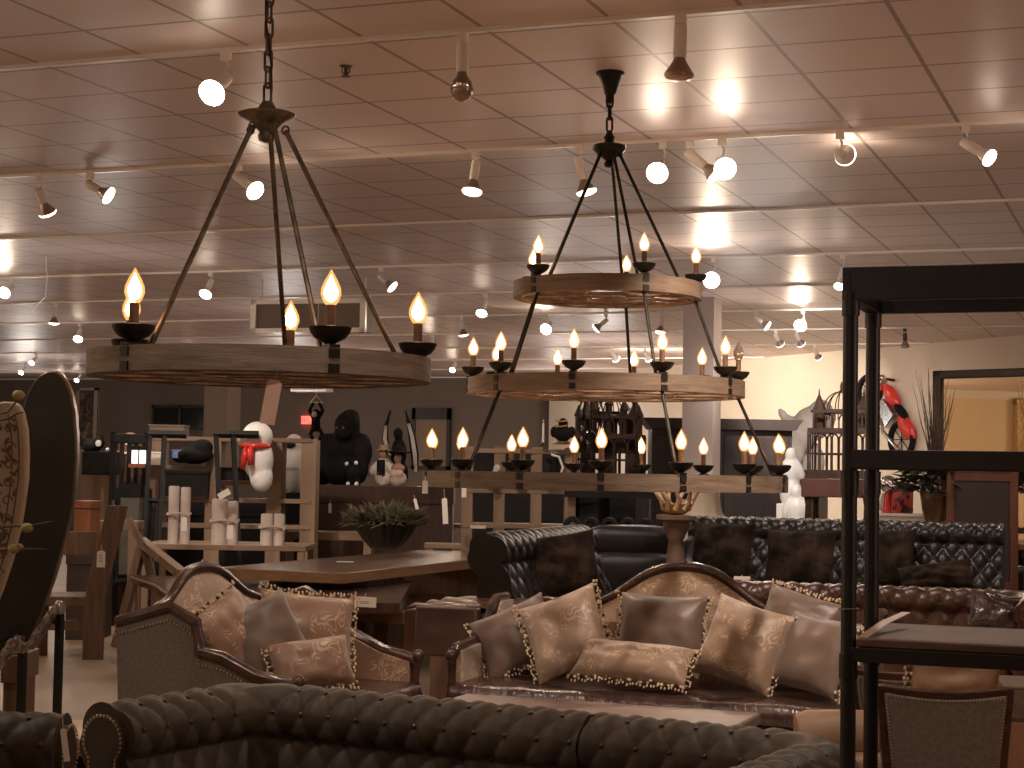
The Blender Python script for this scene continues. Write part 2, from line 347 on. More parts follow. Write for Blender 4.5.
# three-tier chandelier
p=atz(609,66,CZ); d3=8.8; p=at(607,300,d3)
c3=thing('tiered_chandelier','three-tier brown wood ring chandelier with black rods hanging from a black ceiling canopy','chandelier',(p.x,p.y,0))
S=d3/FPX
R1,R2,R3=.478,.70,.918
tier(c3,R1,2.575,.08,ringwood,PH(5)); tier(c3,R2,2.083,.08,ringwood,PH(10),off=(0,)); tier(c3,R3,1.612,.08,ringwood,PH(15))
P=PH(5)
rods(c3,.055,3.24,R1*.79,2.58,P,iron,.0085); rods(c3,R1*.94,2.50,R2*.86,2.09,P,iron,.0085); rods(c3,R2*.96,2.01,R3*.93,1.615,P,iron,.0085)
mb=MB(); mb.lathe([(.006,3.17),(.022,3.175),(.026,3.19),(.016,3.205),(.03,3.215),(.06,3.24),(.085,3.262),(.088,3.28),(.07,3.288),(.03,3.292),(.022,3.31),(.03,3.325),(.018,3.34),(.012,3.36)],(0,0,0),24); mb.build('hub',iron,c3)
mb=MB(); links(mb,3.355,3.53,.075,.006,.015); mb.build('chain',iron,c3)
MB().lathe([(.022,3.50),(.022,3.545),(.03,3.55),(.045,3.60),(.06,3.64),(.073,3.65),(.073,3.66)],(0,0,0),24).build('canopy',iron,c3)

# ------------------------------------------------------------------ ceiling spotlights
def spot(px,py,trk,aim,face,label,long=.15,h=.10,housing=None,energy=0,color=(1,.78,.58),group=None,cone=120,globe=False,rr=.064):
    y=TY[trk]; v=ray(px,py); x=v.x*((CZ-.05-EYE)/v.z); 
    x=(O+v*(y/v.y)).x
    t=thing('track_spotlight',label,'spotlight',(x,y,CZ-.02),0,group)
    hs=housing or lamp_white
    a=Vector(aim).normalized()
    MB().bx(-.024,.024,-.018,.018,-.04,0).build('track_adapter',hs,t,bevel=.004)
    mb=MB(); mb.tube([(0,0,-.03),(.01,.012,-.06),(0,0,-h)],.007,6); mb.ball((0,0,-h),.016,8); mb.build('stem',hs,t)
    o=Vector((0,0,-h)); mb=MB(); 
    mb.lathe([(.018,-.03),(.027,-.026),(.029,0),(.029,long*.55),(.027,long*.6)],o,18,a); mb.build('housing',hs,t,smooth=40)
    e=o+a*long*.58
    if globe:
        b=MB().lathe([(.02,0),(.024,.02),(.045,.05),(.055,.085),(.045,.12),(.02,.138),(.004,.142)],e,18,a).build('bulb',bulb_off,t,smooth=180)
    else:
        mb=MB(); mb.lathe([(.022,0),(.030,.02),(rr*.8,.055),(rr,.075)],e,20,a); b=mb.build('reflector_bulb',lamp_grey if face!='hot' else lamp_white,t,smooth=50)
        mb=MB(); mb.lathe([(rr,.0755),(rr*1.02,.082),(rr*.9,.094),(rr*.5,.104),(.004,.107)],e,20,a)
        mb.build('lamp_face',{'hot':lamp_hot,'dim':lamp_dim,'off':lamp_grey}[face],b,smooth=60)
    if energy:
        ld=bpy.data.lights.new('spot_light','SPOT'); ld.energy=energy; ld.color=color; ld.spot_size=R(cone); ld.spot_blend=.6; ld.shadow_soft_size=.06
        lo=bpy.data.objects.new('spot_light',ld); COL.objects.link(lo); lo.parent=t; lo.location=e+a*.13
        lo.rotation_euler=a.to_track_quat('-Z','Y').to_euler()
    return t
toc=lambda x,y:Vector((-x,-y,0)).normalized()
CAMD=Vector((.33,-.93,-.18))   # towards the camera
spot(226,52,0,(.05,-.75,-.5),'hot','glowing round spotlight beside the single-ring chandelier\'s chain',h=.14,energy=14)
spot(463,33,0,(0,0,-1),'off','unlit spotlight with clear glass globe hanging straight down, nearest the sprinkler',.19,.07,globe=True)
spot(681,15,0,(-.03,0,-1),'off','unlit spotlight with flared silver bulb pointing straight down',.20,.07,rr=.066)
spot(40,178,1,(.05,.55,-.8),'dim','first of two dim tilted spotlights above the dark pointed board',.13,.12)
spot(90,178,1,(.85,.25,-.5),'dim','second dim spotlight above the pointed board, head tilted sideways',.13,.08)
spot(238,168,1,(.75,-.2,-.5),'hot','lit spotlight tilted behind the single-ring chandelier\'s rods',.20,.08,energy=40)
spot(476,155,1,(-.05,-.2,-1),'dim','glowing spotlight hanging straight down between the two chandeliers on the second track',.17,.08,energy=60)
spot(579,150,1,(.25,.1,-1),'dim','spotlight partly behind the upper rods of the three-tier chandelier',.20,.09)
spot(663,145,1,(.05,-.8,-.4),'hot','round glaring spotlight just beyond the three-tier chandelier\'s hub',h=.14,energy=7)
spot(690,143,1,(.7,.15,-.6),'dim','tilted spotlight with a glowing rim between two round glaring ones',.2,.08)
spot(722,140,1,(.3,-.75,-.35),'hot','round glaring spotlight on a bent arm, second track',h=.14,energy=7)
spot(840,130,1,(.02,.9,.1),'hot','spotlight facing away that brightens the ceiling above it',.12,.12,energy=6)
spot(966,124,1,(.75,-.25,-.55),'hot','white spotlight above the black shelf unit, head tilted down sideways',.16,.10,energy=15,rr=.05)
spot(12,274,3,(.1,-.8,-.4),'hot','round glaring spotlight at the picture edge above the cream carved board',energy=25)
spot(211,272,3,(0,-.5,-.7),'hot','glaring spotlight hanging alone above the single ring\'s first candle',h=.10,energy=30)
spot(381,268,3,(.7,.1,-.6),'dim','small spotlight tilted sideways behind the single ring\'s last candle',.14,.09)
spot(714,258,3,(.1,-.85,-.3),'hot','very bright round spotlight next to the top ring of the tiered chandelier',h=.17,energy=45,rr=.075)
spot(843,252,3,(-.1,-.4,-.8),'hot','spotlight half hidden behind the black shelf unit\'s top corner',h=.15,energy=20,rr=.045)
spot(55,300,4,(-.1,.1,-1),'dim','spotlight hanging below a loose ceiling wire',.12,.1,energy=10)
spot(485,300,4,(0,-.5,-.7),'hot','small bright spotlight above the middle ring\'s leftover edge candles',h=.10,energy=20,rr=.06)
spot(550,313,5,(0,-.8,-.4),'hot','round bright spotlight seen between upper and middle chandelier rings',h=.12,energy=35,rr=.07)
spot(80,325,5,(.2,-.5,-.7),'hot','round bright spotlight on the sixth track above the wooden chairs',energy=20)
spot(462,317,5,(.1,.2,-1),'dim','spotlight hanging above the middle ring\'s outermost candle',.12,.09)
spot(606,313,5,(-.6,-.1,-.5),'dim','white tilted spotlight inside the tiered chandelier\'s rods',.14,.08)
spot(662,311,5,(-.1,-.1,-1),'dim','small spotlight beside the pale column below the top ring',.14,.08,energy=10)
spot(756,309,5,(.7,.1,-.5),'dim','tilted unlit-looking spotlight just past the pale column',.16,.08)
spot(803,308,5,(0,-.8,-.4),'hot','very bright round spotlight above the dark wardrobe',h=.12,energy=40,rr=.075)
spot(905,325,6,(0,.1,-1),'off','dark small spotlight hanging over the motorcycle on the wall',.12,.09,housing=lamp_dark)
for px,py,tr in ((776,327,6),(797,330,6),(815,333,7)):
    spot(px,py,tr,(.2,.7,-.6),'dim','small spotlight on the rear tracks washing the white wall with light',.13,.08,energy=16,group='spotlights by the white wall',color=(1,.84,.68))
FAR=[(36,351,7),(25,366,8),(432,343,6),(455,366,8),(80,375,9),(171,375,9),(192,373,8),(63,374,9),(290,368,8)]
for px,py,tr in FAR:
    spot(px,py,tr,(0,-.7,-.6),'hot','tiny bright spotlight far back near the dark rear wall','group' and .13,.08,group='far rear spotlights',energy=12,rr=.05)

# track heads that flood the white wall (far end, behind the tiered chandelier)
for px,py,tr,e in ((612,345,7,110),(645,345,7,120),(690,348,7,40)):
    spot(px,py,tr,(.15,.75,-.45),'hot','flood spotlight behind the tiered chandelier lighting the white wall',.14,.09,energy=e,group='wall flood spotlights',color=(1,.84,.68),cone=150)

# sprinkler
p=atz(346,66,CZ)
t=thing('fire_sprinkler','small dark fire sprinkler head under the ceiling tiles','sprinkler',(p.x,p.y,CZ))
MB().lathe([(.03,-.006),(.035,0)],(0,0,0),16).build('flange',bronze,t); mb=MB(); mb.cyl((0,0,-.04),(0,0,0),.01); mb.tube([(-.02,0,-.01),(-.022,0,-.03),(0,0,-.05)],.004,6); mb.tube([(.02,0,-.01),(.022,0,-.03),(0,0,-.05)],.004,6); mb.lathe([(.024,-.056),(.024,-.052)],(0,0,0),14); mb.build('sprinkler_body',bronze,t)

# loose ceiling wire
a=aty(45,232,13.0); pts=[]
for k,(px,py) in enumerate(((47,236),(46,262),(47,280),(45,297),(38,304),(32,311))): pts.append(at(px,py,17.0))
tag(MB().tube(pts,.006,6).build('loose_wire',trackm),'thin pale loose wire dangling from the ceiling tracks','wire')

# ceiling mounted air box and boxed sign
def boxed(px0,py0,px1,py1,d,dep):
    a=at(px0,py0,d); b=at(px1,py1,d); w=(b-a).length; return a,b
p=at(309,318,18.5)
t=thing('air_unit','white framed square air unit hanging under the ceiling behind the single ring','air vent',(p.x,p.y,p.z),YAW*.2)
mb=MB(); 
for q in ((-.66,-.60,-.16,.2),(.60,.66,-.16,.2),(-.66,.66,.15,.2),(-.66,.66,-.16,-.11)): mb.bx(q[0],q[1],-.05,0,q[2],q[3])
mb.build('frame',trackm,t); MB().bx(-.62,.62,-.02,.3,-.14,.18).build('grille_panel',M('grey vent panel',(.2,.15,.12),.7),t)
mb=MB(); [mb.cyl((x,.1,.18),(x,.1,CZ-p.z),.008) for x in (-.6,.6)]; mb.build('hanger_rod',trackm,t)
p=at(312,386,30)
t=thing('ceiling_heater','pale rectangular ceiling box above the hanging monkey','ceiling box',(p.x,p.y,p.z))
MB().bx(-.34,.34,-.15,.15,-.1,.1).build('casing',ghost,t,bevel=.01); mb=MB()
for k in range(5): mb.bx(-.3,.3,-.16,-.148,-.075+k*.033,-.06+k*.033)
mb.build('grille',lamp_grey,t,smooth=0); mb=MB(); [mb.cyl((x,0,.1),(x,0,CZ-p.z),.01) for x in (-.28,.28)]; mb.build('hanger_rod',trackm,t)
# ------------------------------------------------------------------ tufted upholstery
def rollprof(H,r=.12,z0=.40,lean=.05,outer=.12):
    """seat-side foot -> inner face -> rolled top -> outer back; (offset outwards, z)"""
    zc=H-r; pts=[(-lean*.0,z0)]; n=5
    for k in range(1,n+1):
        t=k/n; pts.append((lean*t**1.5,z0+(zc-.06-z0)*t))
    cx=lean+r*.78
    for k in range(0,15):
        a=PI*1.08-PI*1.32*k/14; pts.append((cx+r*math.cos(a),zc+r*math.sin(a)))
    pts.append((cx+r*.5,zc-r*1.1)); pts.append((cx+r*.42,outer))
    return pts
def resample(pts,n):
    P=[Vector((p[0],p[1],0)) for p in pts]; S=[0]
    for a,b in zip(P,P[1:]): S.append(S[-1]+(b-a).length)
    out=[]
    for k in range(n+1):
        s=S[-1]*k/n; i=max(j for j in range(len(S)) if S[j]<=s+1e-9); i=min(i,len(P)-2)
        t=(s-S[i])/(S[i+1]-S[i]) if S[i+1]>S[i] else 0; out.append(P[i].lerp(P[i+1],t))
    return out,S[-1]
def tuftsweep(name,mats,parent,path,prof,du=.125,dv=.12,amp=.022,sl=(0,1e9),vmax=.72,dens=.016,phase=0,endcaps=(True,True),btn=.009,label=None):
    """path: xy polyline; outward = to the LEFT of travel direction turned (dir rotated +90)"""
    P,L=resample(path,400)
    prof2,PL=resample(prof,int(sum((Vector(a)-Vector(b)).length for a,b in zip(prof,prof[1:]))/dens))
    s0,s1=max(0,sl[0]),min(L,sl[1]); nu=max(4,int((s1-s0)/dens)); nv=len(prof2)-1
    def base(s,j):
        k=min(max(s/L*400,0),400); i=min(int(k),399); p=P[i].lerp(P[i+1],k-i)
        i0=max(0,i-4); i1=min(400,i+5); d=(P[i1]-P[i0]).normalized(); o=Vector((-d.y,d.x,0))
        q=prof2[j]; return Vector((p.x,p.y,0))+o*q.x+Vector((0,0,q.y)),o,d
    # profile normals (offset,z)
    pn=[]
    for j in range(nv+1):
        a=prof2[max(0,j-1)]; b=prof2[min(nv,j+1)]; t=(b-a).normalized(); pn.append((-t.y,t.x))
    def h(s,v):
        if v>vmax*PL: return 0
        a=(s+phase)/du; b=v/dv
        f=abs(math.sin(PI*(a+b)/2.0))*abs(math.sin(PI*(a-b)/2.0))
        fade=min(1,(vmax*PL-v)/.05)
        return amp*(f**.5)*fade-amp*.3
    mb=MB(); vs=[]
    for j in range(nv+1):
        for i in range(nu+1):
            s=s0+(s1-s0)*i/nu; p,o,d=base(s,j); v=PL*j/nv; n=o*pn[j][0]+Vector((0,0,pn[j][1])); vs.append(p+n*h(s,v))
    w=nu+1; fs=[(j*w+i,j*w+i+1,(j+1)*w+i+1,(j+1)*w+i) for j in range(nv) for i in range(nu)]
    mb.add(vs,fs)
    for e,on in ((0,endcaps[0]),(nu,endcaps[1])):
        if on:
            ring=[vs[j*w+e] for j in range(nv+1)]; mb.add(ring,[tuple(range(len(ring))) if e else tuple(range(len(ring)-1,-1,-1))])
    # buttons where the folds cross
    mb.m=1
    kb=int(vmax*PL/dv)
    for b in range(0,kb+1):
        v=b*dv
        if v<.02 or v>vmax*PL-.03: continue
        a0=int((s0+phase)/du)-1
        for a in range(a0,int((s1+phase)/du)+2):
            if (a+b)%2: continue
            s=a*du-phase
            if s<s0+.03 or s>s1-.03: continue
            j=int(round(v/PL*nv)); p,o,d=base(s,j); n=o*pn[j][0]+Vector((0,0,pn[j][1]))
            q=Vector((0,0,1)).rotation_difference(n).to_matrix()
            mb.ball(p-n*amp*.05,(btn,btn,btn*.6),8,q)
    ob=mb.build(name,mats,parent,smooth=70,label=label)
    return ob,P,L,prof2
def roundpath(pts,r=.12,n=8):
    out=[Vector(pts[0])]
    for a,b,c in zip(pts,pts[1:],pts[2:]):
        a,b,c=Vector(a),Vector(b),Vector(c); u=(a-b).normalized(); w=(c-b).normalized()
        p0=b+u*r; p1=b+w*r
        for k in range(n+1):
            t=k/n; out.append(p0*(1-t)**2+b*2*t*(1-t)+p1*t*t)
    out.append(Vector(pts[-1])); return [(p.x,p.y) for p in out]
def chesterfield(label,cat,loc,rotz,W,D,H,mat,group=None,split=None,arms=True,r=.12,z0=.40,amp=.022,du=.0625,dv=.105,dens=.014,name='chesterfield_sofa',nails=True,seatm=None,btnm=None,lean=.05):
    t=thing(name,label,cat,loc,rotz,group); btnm=btnm or leathbtn
    prof=rollprof(H,r,z0,lean)
    # travel right->back->left?  outward must be LEFT of travel: go from left-front, back... use right-hand start
    iw=W/2-2*r-lean
    yb=D/2-2*r-lean
    if arms:
        # start at the front of the arm on +x? travel so that outward is on the left: go +x front -> back -> -x front has outward on the right, so reverse
        path=[(-iw,-D/2),(-iw,yb),(iw,yb),(iw,-D/2)]
        # direction along -iw: +y, left is -x : outward. ok
        rp=roundpath(path,.045)
    else: rp=[(-W/2,yb),(W/2,yb)]
    P,L=resample(rp,400)
    la=(yb+D/2)
    mats=[mat,btnm]
    if arms:
        tuftsweep('armrest',mats,t,rp,prof,du,dv,amp,dens=dens,sl=(0,la-.04),endcaps=(True,False))
        if split:
            sc=la+split*(2*iw); tuftsweep('back_section',mats,t,rp,prof,du,dv,amp,dens=dens,sl=(la-.04,sc-.006)); tuftsweep('back_section',mats,t,rp,prof,du,dv,amp,dens=dens,sl=(sc+.006,L-la+.04))
        else: tuftsweep('backrest',mats,t,rp,prof,du,dv,amp,dens=dens,sl=(la-.04,L-la+.04),endcaps=(False,False))
        tuftsweep('armrest',mats,t,rp,prof,du,dv,amp,dens=dens,sl=(L-la+.04,L),endcaps=(False,True))
        pr2,_=resample(prof,60)
        for sx in (-1,1):
            # scroll panel with nail heads on the front of each arm
            mb=MB(); cx=sx*(iw+lean+r*.78); zc=H-r
            out=[(cx+r*.72*math.cos(a),zc+r*.72*math.sin(a)) for a in [PI*1.25-PI*1.5*k/16 for k in range(17)]]
            out+=[(cx+r*.35,zc-r*1.4),(cx+r*.30,.12),(cx-r*.45,.12),(cx-r*.5,zc-r*1.3)]
            if sx<0: out=[(2*cx-x,z) for x,z in out][::-1]
            mb.prism(out,-D/2-.022,-D/2+.01); pan=mb.build('arm_front',mat,t,smooth=30,bevel=.008)
            if nails:
                mb=MB(); q=out if sx>0 else out
                P2,L2=resample(q+[q[0]],int(.0001+90))
                for k in range(90): mb.ball((P2[k].x*1.0,-D/2-.024,P2[k].y),(.0062,.004,.0062),6)
                mb.build('nailhead_trim',brass,pan)
    else: tuftsweep('backrest',mats,t,rp,prof,du,dv,amp,dens=dens,vmax=.62)
    sm=seatm or mat
    if arms:
        n=2
        for k in range(n):
            x0=-iw+2*iw*k/n; x1=-iw+2*iw*(k+1)/n; MB().bx(x0+.005,x1-.005,-D/2+.03,yb-.005,.27,.44).build('seat_cushion',sm,t,bevel=.04)
        MB().bx(-iw-.02,iw+.02,-D/2+.03,yb+.05,.1,.27).build('base',mat,t,bevel=.01)
    else:
        MB().bx(-W/2,W/2,-D/2,yb-.01,.1,.45).build('seat_cushion',sm,t,bevel=.05)
    for sx in (-1,1):
        for y in (-D/2+.12,D/2-.15): MB().lathe([(.025,0),(.035,.03),(.03,.1)],(sx*(W/2-.12),y,0),12).build('leg',darkwood,t)
    return t

# foreground chesterfield: its tufted back and arms
ax=Vector((math.cos(R(-9)),math.sin(R(-9)),0)); ay=Vector((-ax.y,ax.x,0))
cc=(atz(245,684,.78)+atz(835,738,.78))/2; cc.z=0
W0=2.34; cs=cc-ay*(.95/2-.18)
chesterfield('dark olive-brown button-tufted leather sofa with nailhead arm scrolls, closest to the viewer','sofa',cs,R(-9),2.64,.95,.78,leath,split=.64,amp=.021,du=.0625,dv=.105,dens=.010)
# second one at the edge, seen by its arm
pp=atz(62,716,.78); th_=R(108); x_=Vector((math.cos(th_),math.sin(th_),0)); y_=Vector((-math.sin(th_),math.cos(th_),0)); q=pp-x_*(.95-.17)+y_*(.95/2-.0); q.z=0
chesterfield('dark tufted leather sofa arm with nailheads and a paper label, under the cream carved board','sofa',q,th_,1.9,.95,.78,leath,name='chesterfield_armchair',amp=.017,dens=.012)

# brown and black tufted sofas behind the settee
p=at(800,588,12.2)
chesterfield('long oxblood brown tufted leather sofa standing behind the arched settee','sofa',(p.x+.36,p.y-.1,0),R(3),2.66,.9,.86,brownleath,arms=True,r=.10,amp=.022,du=.085,dv=.12,nails=False)
p=at(842,525,14.2)
chesterfield('high-back black tufted leather sofa with fur pillows, behind the brown tufted sofa','sofa',(p.x,p.y-.3,0),0,2.55,.9,1.27,blackleath,arms=False,r=.10,amp=.026,du=.072,dv=.10,name='high_back_sofa',lean=.16)
pa=at(480,535,11.6); pb=at(577,523.5,13.9); dr=(pb-pa); dr.z=0; L=dr.length; dr.normalize(); ang=math.atan2(dr.y,dr.x)
pm=(pa+pb)/2; pm.z=0; n=Vector((dr.y,-dr.x,0))
chesterfield('black scroll-back tufted leather sofa seen end-on beside the long slab table','sofa',pm+n*.25,ang,L,.72,1.2,blackleath,arms=False,r=.13,amp=.026,du=.085,dv=.11,name='scroll_back_sofa',lean=.2)
SOFA2=(pa,pb,dr,n)

# ------------------------------------------------------------------ pillows
def pillow(label,c,w,h,t,mat,yaw=0,tilt=15,roll=0,edges='lr',group=None,cat='pillow',name='throw_pillow',wr=.012,trim=True,seed=0):
    root=thing(name,label,cat,(0,0,0),0,group)
    rot=Rz(yaw)@Rx(R(-tilt))@Ry(R(roll)); 
    n=22; mb=MB(); rr=random.Random(seed+3)
    off=Vector((rr.random()*9,rr.random()*9,rr.random()*9))
    def surf(u,v,sg):
        a=2*u-1; b=2*v-1; x=w/2*a*(1-.07*(1-b*b)); z=h/2*b*(1-.07*(1-a*a))
        th=max(0,(1-a**4)*(1-b**4))**.55*(1-.25*(a*a+b*b)*.5)
        wn_=noise.noise(Vector((a*2.2,b*2.2,sg*3))+off)*wr*th*1.5
        return Vector((x,sg*(t/2*th+wn_),z))
    for sg in (-1,1):
        mb.grid((lambda u,v:surf(u,v,sg)) if sg>0 else (lambda u,v:surf(1-u,v,-1)),n,n)
    zs=[(rot@p).z for p in mb.v]; lo=min(zs)
    ce=Vector(c)
    root.location=ce; root.rotation_mode='XYZ'; root.rotation_euler=rot.to_euler()
    mb.build('cover',mat,root,smooth=180)
    if trim and edges:
        mb=MB(); 
        def edge(e,t_):
            a=2*t_-1
            return {'l':(-w/2*(1-.07*(1-a*a)),h/2*a),'r':(w/2*(1-.07*(1-a*a)),h/2*a),'t':(w/2*a,h/2*(1-.07*(1-a*a))),'b':(w/2*a,-h/2*(1-.07*(1-a*a)))}[e]
        dv={'l':(-1,0),'r':(1,0),'t':(0,1),'b':(0,-1)}
        for e in edges:
            mb=MB()
            k=int((h if e in 'lr' else w)/.019)
            for i in range(k+1):
                x,z=edge(e,i/k); j=rr.uniform(.0,.014); dx,dz=dv[e]
                mb.m=1 if i%3==1 else 0
                mb.ball((x+dx*j+rr.uniform(-.006,.006),rr.uniform(-.012,.012),z+dz*j+rr.uniform(-.006,.006)),rr.uniform(.007,.011),6)
                mb.m=0; mb.ball((x+dx*(j+.016),rr.uniform(-.012,.012),z+dz*(j+.016)-.004),(.006,.006,.010),6)
            mb.build('tassel_trim',[tass_a,tass_b],root)
    return root

# ------------------------------------------------------------------ carved settees
def crest(x,W,H):
    """height of the back at x: a broad camel hump in the middle, small side humps"""
    a=x/(W/2); hump=math.exp(-(abs(x)/.40)**2.6)*.27
    side=.05*math.exp(-((abs(a)-.72)/.16)**2)
    return H-.27+hump+side-.09*max(0,abs(a)-.8)/.2
def settee(label,loc,rotz,W,D,H,panel,group=None,wing=False):
    t=thing('carved_settee',label,'settee',loc,rotz,group)
    hw=W/2; bk=D/2
    # upholstered back (leans back slightly)
    def bp(x,z): return bk-.20+.16*(z-.45)/.6
    mb=MB(); nx=48; nz=14
    def inner(u,v):
        x=-hw+.05+(W-.1)*u; zt=crest(x,W,H)-.02; z=.42+(zt-.42)*v
        return Vector((x,bp(x,z)-.05*math.sin(PI*min(1,v*1.02))**.5,z))
    def outerf(u,v):
        x=hw-.05-(W-.1)*u; zt=crest(x,W,H)-.02; z=.42+(zt-.42)*v
        return Vector((x,bp(x,z)+.06,z))
    mb.grid(inner,nx,nz); mb.grid(outerf,nx,4)
    mb.build('back_panel',panel,t,smooth=60)
    # crest rail, three carved pieces with curled ends
    def rail(xa,xb,rad,name,curl=0):
        pts=[];rs=[];n=26
        for k in range(n+1):
            x=xa+(xb-xa)*k/n; z=crest(x,W,H)+.0; pts.append((x,bp(x,z)+.005,z)); rs.append(rad*(.55+.45*math.sin(PI*min(1,max(0,k/n)))**.5))
        mb=MB(); mb.tube(pts,rs,10)
        for e,(x,s) in ((0,(xa,-1)),(1,(xb,1))):
            z=crest(x,W,H); 
            mb.lathe([(.002,-.02),(.022,-.018),(.030,0),(.022,.018),(.002,.02)],(x,bp(x,z)-.01,z-.012),12,(0,-1,0))
        return mb.build(name,darkwood,t)
    rail(-.56,.56,.030,'crest_rail'); rail(-hw+.10,-.60,.024,'side_rail'); rail(.60,hw-.10,.024,'side_rail')
    mb=MB()
    for k in range(-3,4):
        x=k*.03; z=crest(x,W,H)+.028-.006*abs(k); y=bp(x,z)-.005; mb.ball((x,y,z-.01),(.014,.012,.022),8,Ry(R(k*14)))
    mb.build('carved_crest',darkwood,t)
    # arms
    for sx in (-1,1):
        x=sx*(hw-.03); pts=[]
        ctrl=[(bk-.16,.86),(bk-.22,.80),(bk-.32,.70),(bk-.46,.645),(-D/2+.14,.635),(-D/2+.05,.62),(-D/2+.02,.56)]
        if wing: ctrl=[(bk-.28,.92),(bk-.42,.86),(bk-.45,.72),(bk-.58,.70),(bk-.76,.62),(-D/2+.05,.58),(-D/2+.02,.54)]
        for k,(y,z) in enumerate(ctrl): pts.append((x+sx*(.02 if 1<k<5 else 0),y,z))
        mb=MB(); mb.tube(pts,[.022,.026,.030,.032,.032,.036,.020],10); mb.ball((x,-D/2+.02,.60),(.036,.034,.036),10)
        mb.tube([(x,-D/2+.03,.60),(x,-D/2+.035,.48),(x,-D/2+.03,.30),(x,-D/2+.03,.16)],[.028,.022,.036,.040],10)
        arm=mb.build('arm_rail',darkwood,t)
        out=[(-D/2+.06,.16),(bk-.10,.16),(bk-.05,.88)]+[(y+.0,z-.0) for y,z in ctrl[:5]]
        out=[(-D/2+.05,.16),(bk-.12,.16),(bk-.02,.45),(bk+.02,.86),(bk-.16,.86),(bk-.22,.80),(bk-.32,.70),(bk-.46,.645),(-D/2+.08,.62)]
        if wing: out=[(-D/2+.05,.10),(bk-.06,.10),(bk+.0,.45),(bk+.02,.83),(bk-.28,.915),(bk-.42,.85),(bk-.455,.71),(bk-.58,.69),(bk-.76,.61),(-D/2+.06,.57)]
        mb=MB(); n=len(out)
        a=[(x-sx*.035,y,z) for y,z in out]; b=[(x+sx*.012,y,z) for y,z in out]
        mb.loft([a,b] if sx>0 else [b,a]); mb.build('arm_inner_panel',panel,t,smooth=30)
        mb=MB(); a=[(x+sx*.012,y,z) for y,z in out]; b=[(x+sx*.022,y,z) for y,z in out]; mb.loft([a,b] if sx>0 else [b,a]); op=mb.build('arm_outer_panel',sidefab,t,smooth=30)
        mb=MB()
        top=out[3:]; P2,L2=resample(top,int(1.1/.02))
        for q in P2: mb.ball((x+sx*.026,q.x,q.y-.05),(.004,.0065,.0065),6)
        mb.build('nailhead_trim',brass,op)
        mb=MB(); mb.tube([(x+sx*.012,y,z+.012) for y,z in top],[.03]*len(top),8); mb.build('wood_cap',darkwood,op)
    # seat with a soft front roll
    mb=MB(); 
    prof=[(-D/2+.03,.33),(-D/2+.0,.345),(-D/2-.012,.39),(-D/2+.0,.435),(-D/2+.05,.455),(0,.465),(bk-.22,.455),(bk-.20,.33)]
    n=60; rings=[]
    for k in range(n+1):
        x=-hw+.03+(W-.06)*k/n; rings.append([(x,y+noise.noise(Vector((x*9,j*.7,0)))*.006,z+noise.noise(Vector((x*11,j*.9,5)))*.007) for j,(y,z) in enumerate(prof)])
    mb.loft(rings); mb.build('seat',seatleath,t,smooth=80)
    MB().bx(-hw+.03,hw-.03,-D/2+.02,bk-.12,.17,.335).build('apron',seatleath,t,bevel=.01)
    for sx in (-1,1):
        for y in (-D/2+.05,bk-.12): MB().lathe([(.018,0),(.026,.02),(.018,.06),(.034,.12),(.038,.18)],(sx*(hw-.06),y,0),12).build('leg',darkwood,t)
    return t
SX,SY=-2.60,9.25
settee('large arched settee in gold damask with dark leather seat and seven pillows','',0,1,1,1,damask) if False else None
settee('large arched gold damask settee with dark leather seat holding seven tasselled pillows',(SX,SY,0),0,2.25,.86,1.09,damask)
def spil(label,px,py,y,w,h,mat,yaw=0,tilt=18,roll=0,edges='lr',t=.17,seed=0,**k):
    p=aty(px,py,y); return pillow(label,p,w,h,t,mat,yaw,tilt,roll,edges,seed=seed,**k)
spil('brown satin pillow at the far end of the arched settee, leaning beside the wooden arm',516,637,9.28,.46,.38,taupe,R(6),22,-27,'lb',seed=1)
spil('gold damask square pillow leaning next to the brown satin pillow on the settee',566,633,9.10,.45,.46,damask,R(2),22,-23,'lr',seed=2)
spil('plain taupe satin pillow in the middle under the settee\'s arched crest',661,628,9.32,.50,.38,taupe,0,16,1,'lr',seed=3)
spil('long gold damask lumbar pillow lying flat on the dark leather seat',633,662,8.98,.66,.24,damask,0,42,3,'rb',t=.17,seed=4)
spil('plump gold damask pillow with tassels, between taupe pillows on the settee',744,644,9.12,.45,.45,damask,R(-4),20,15,'r',t=.24,seed=5)
spil('large taupe satin pillow leaning at the settee\'s end behind the black shelf post',814,654,9.06,.48,.42,taupe,R(-30),24,5,'r',t=.18,seed=6)
spil('taupe pillow with gold trim tucked behind the others beside the settee\'s end',800,620,9.36,.46,.30,taupe,R(-8),20,14,'t',t=.15,seed=7)

# loveseat turned sideways
LSO=Vector((-4.345,8.08,0)); LTH=R(90)
settee('smaller damask settee turned sideways, its grey fabric side and nailheads facing out',LSO,LTH,1.45,1.0,1.08,damask2,wing=True)
def lp(px,py,d,w,h,mat,label,yaw,tilt,roll,edges,t=.17,seed=0):
    p=at(px,py,d); pillow(label,p,w,h,t,mat,yaw,tilt,roll,edges,seed=seed)
lp(230,641,8.78,.40,.44,damask2,'copper damask pillow with a bunch of tassels against the sideways settee\'s near arm',R(74),16,-24,'lt',seed=11)
lp(266,644,8.86,.44,.46,taupe2,'plain brown satin pillow leaning in the sideways settee',R(50),20,-22,'l',seed=12)
lp(306,634,9.25,.52,.46,damask2,'upright copper damask pillow at the back of the sideways settee',R(42),22,7,'tr',seed=13)
lp(311,664,8.78,.42,.27,damask2,'small copper damask lumbar pillow in front on the sideways settee',R(36),30,-8,'lb',t=.17,seed=14)

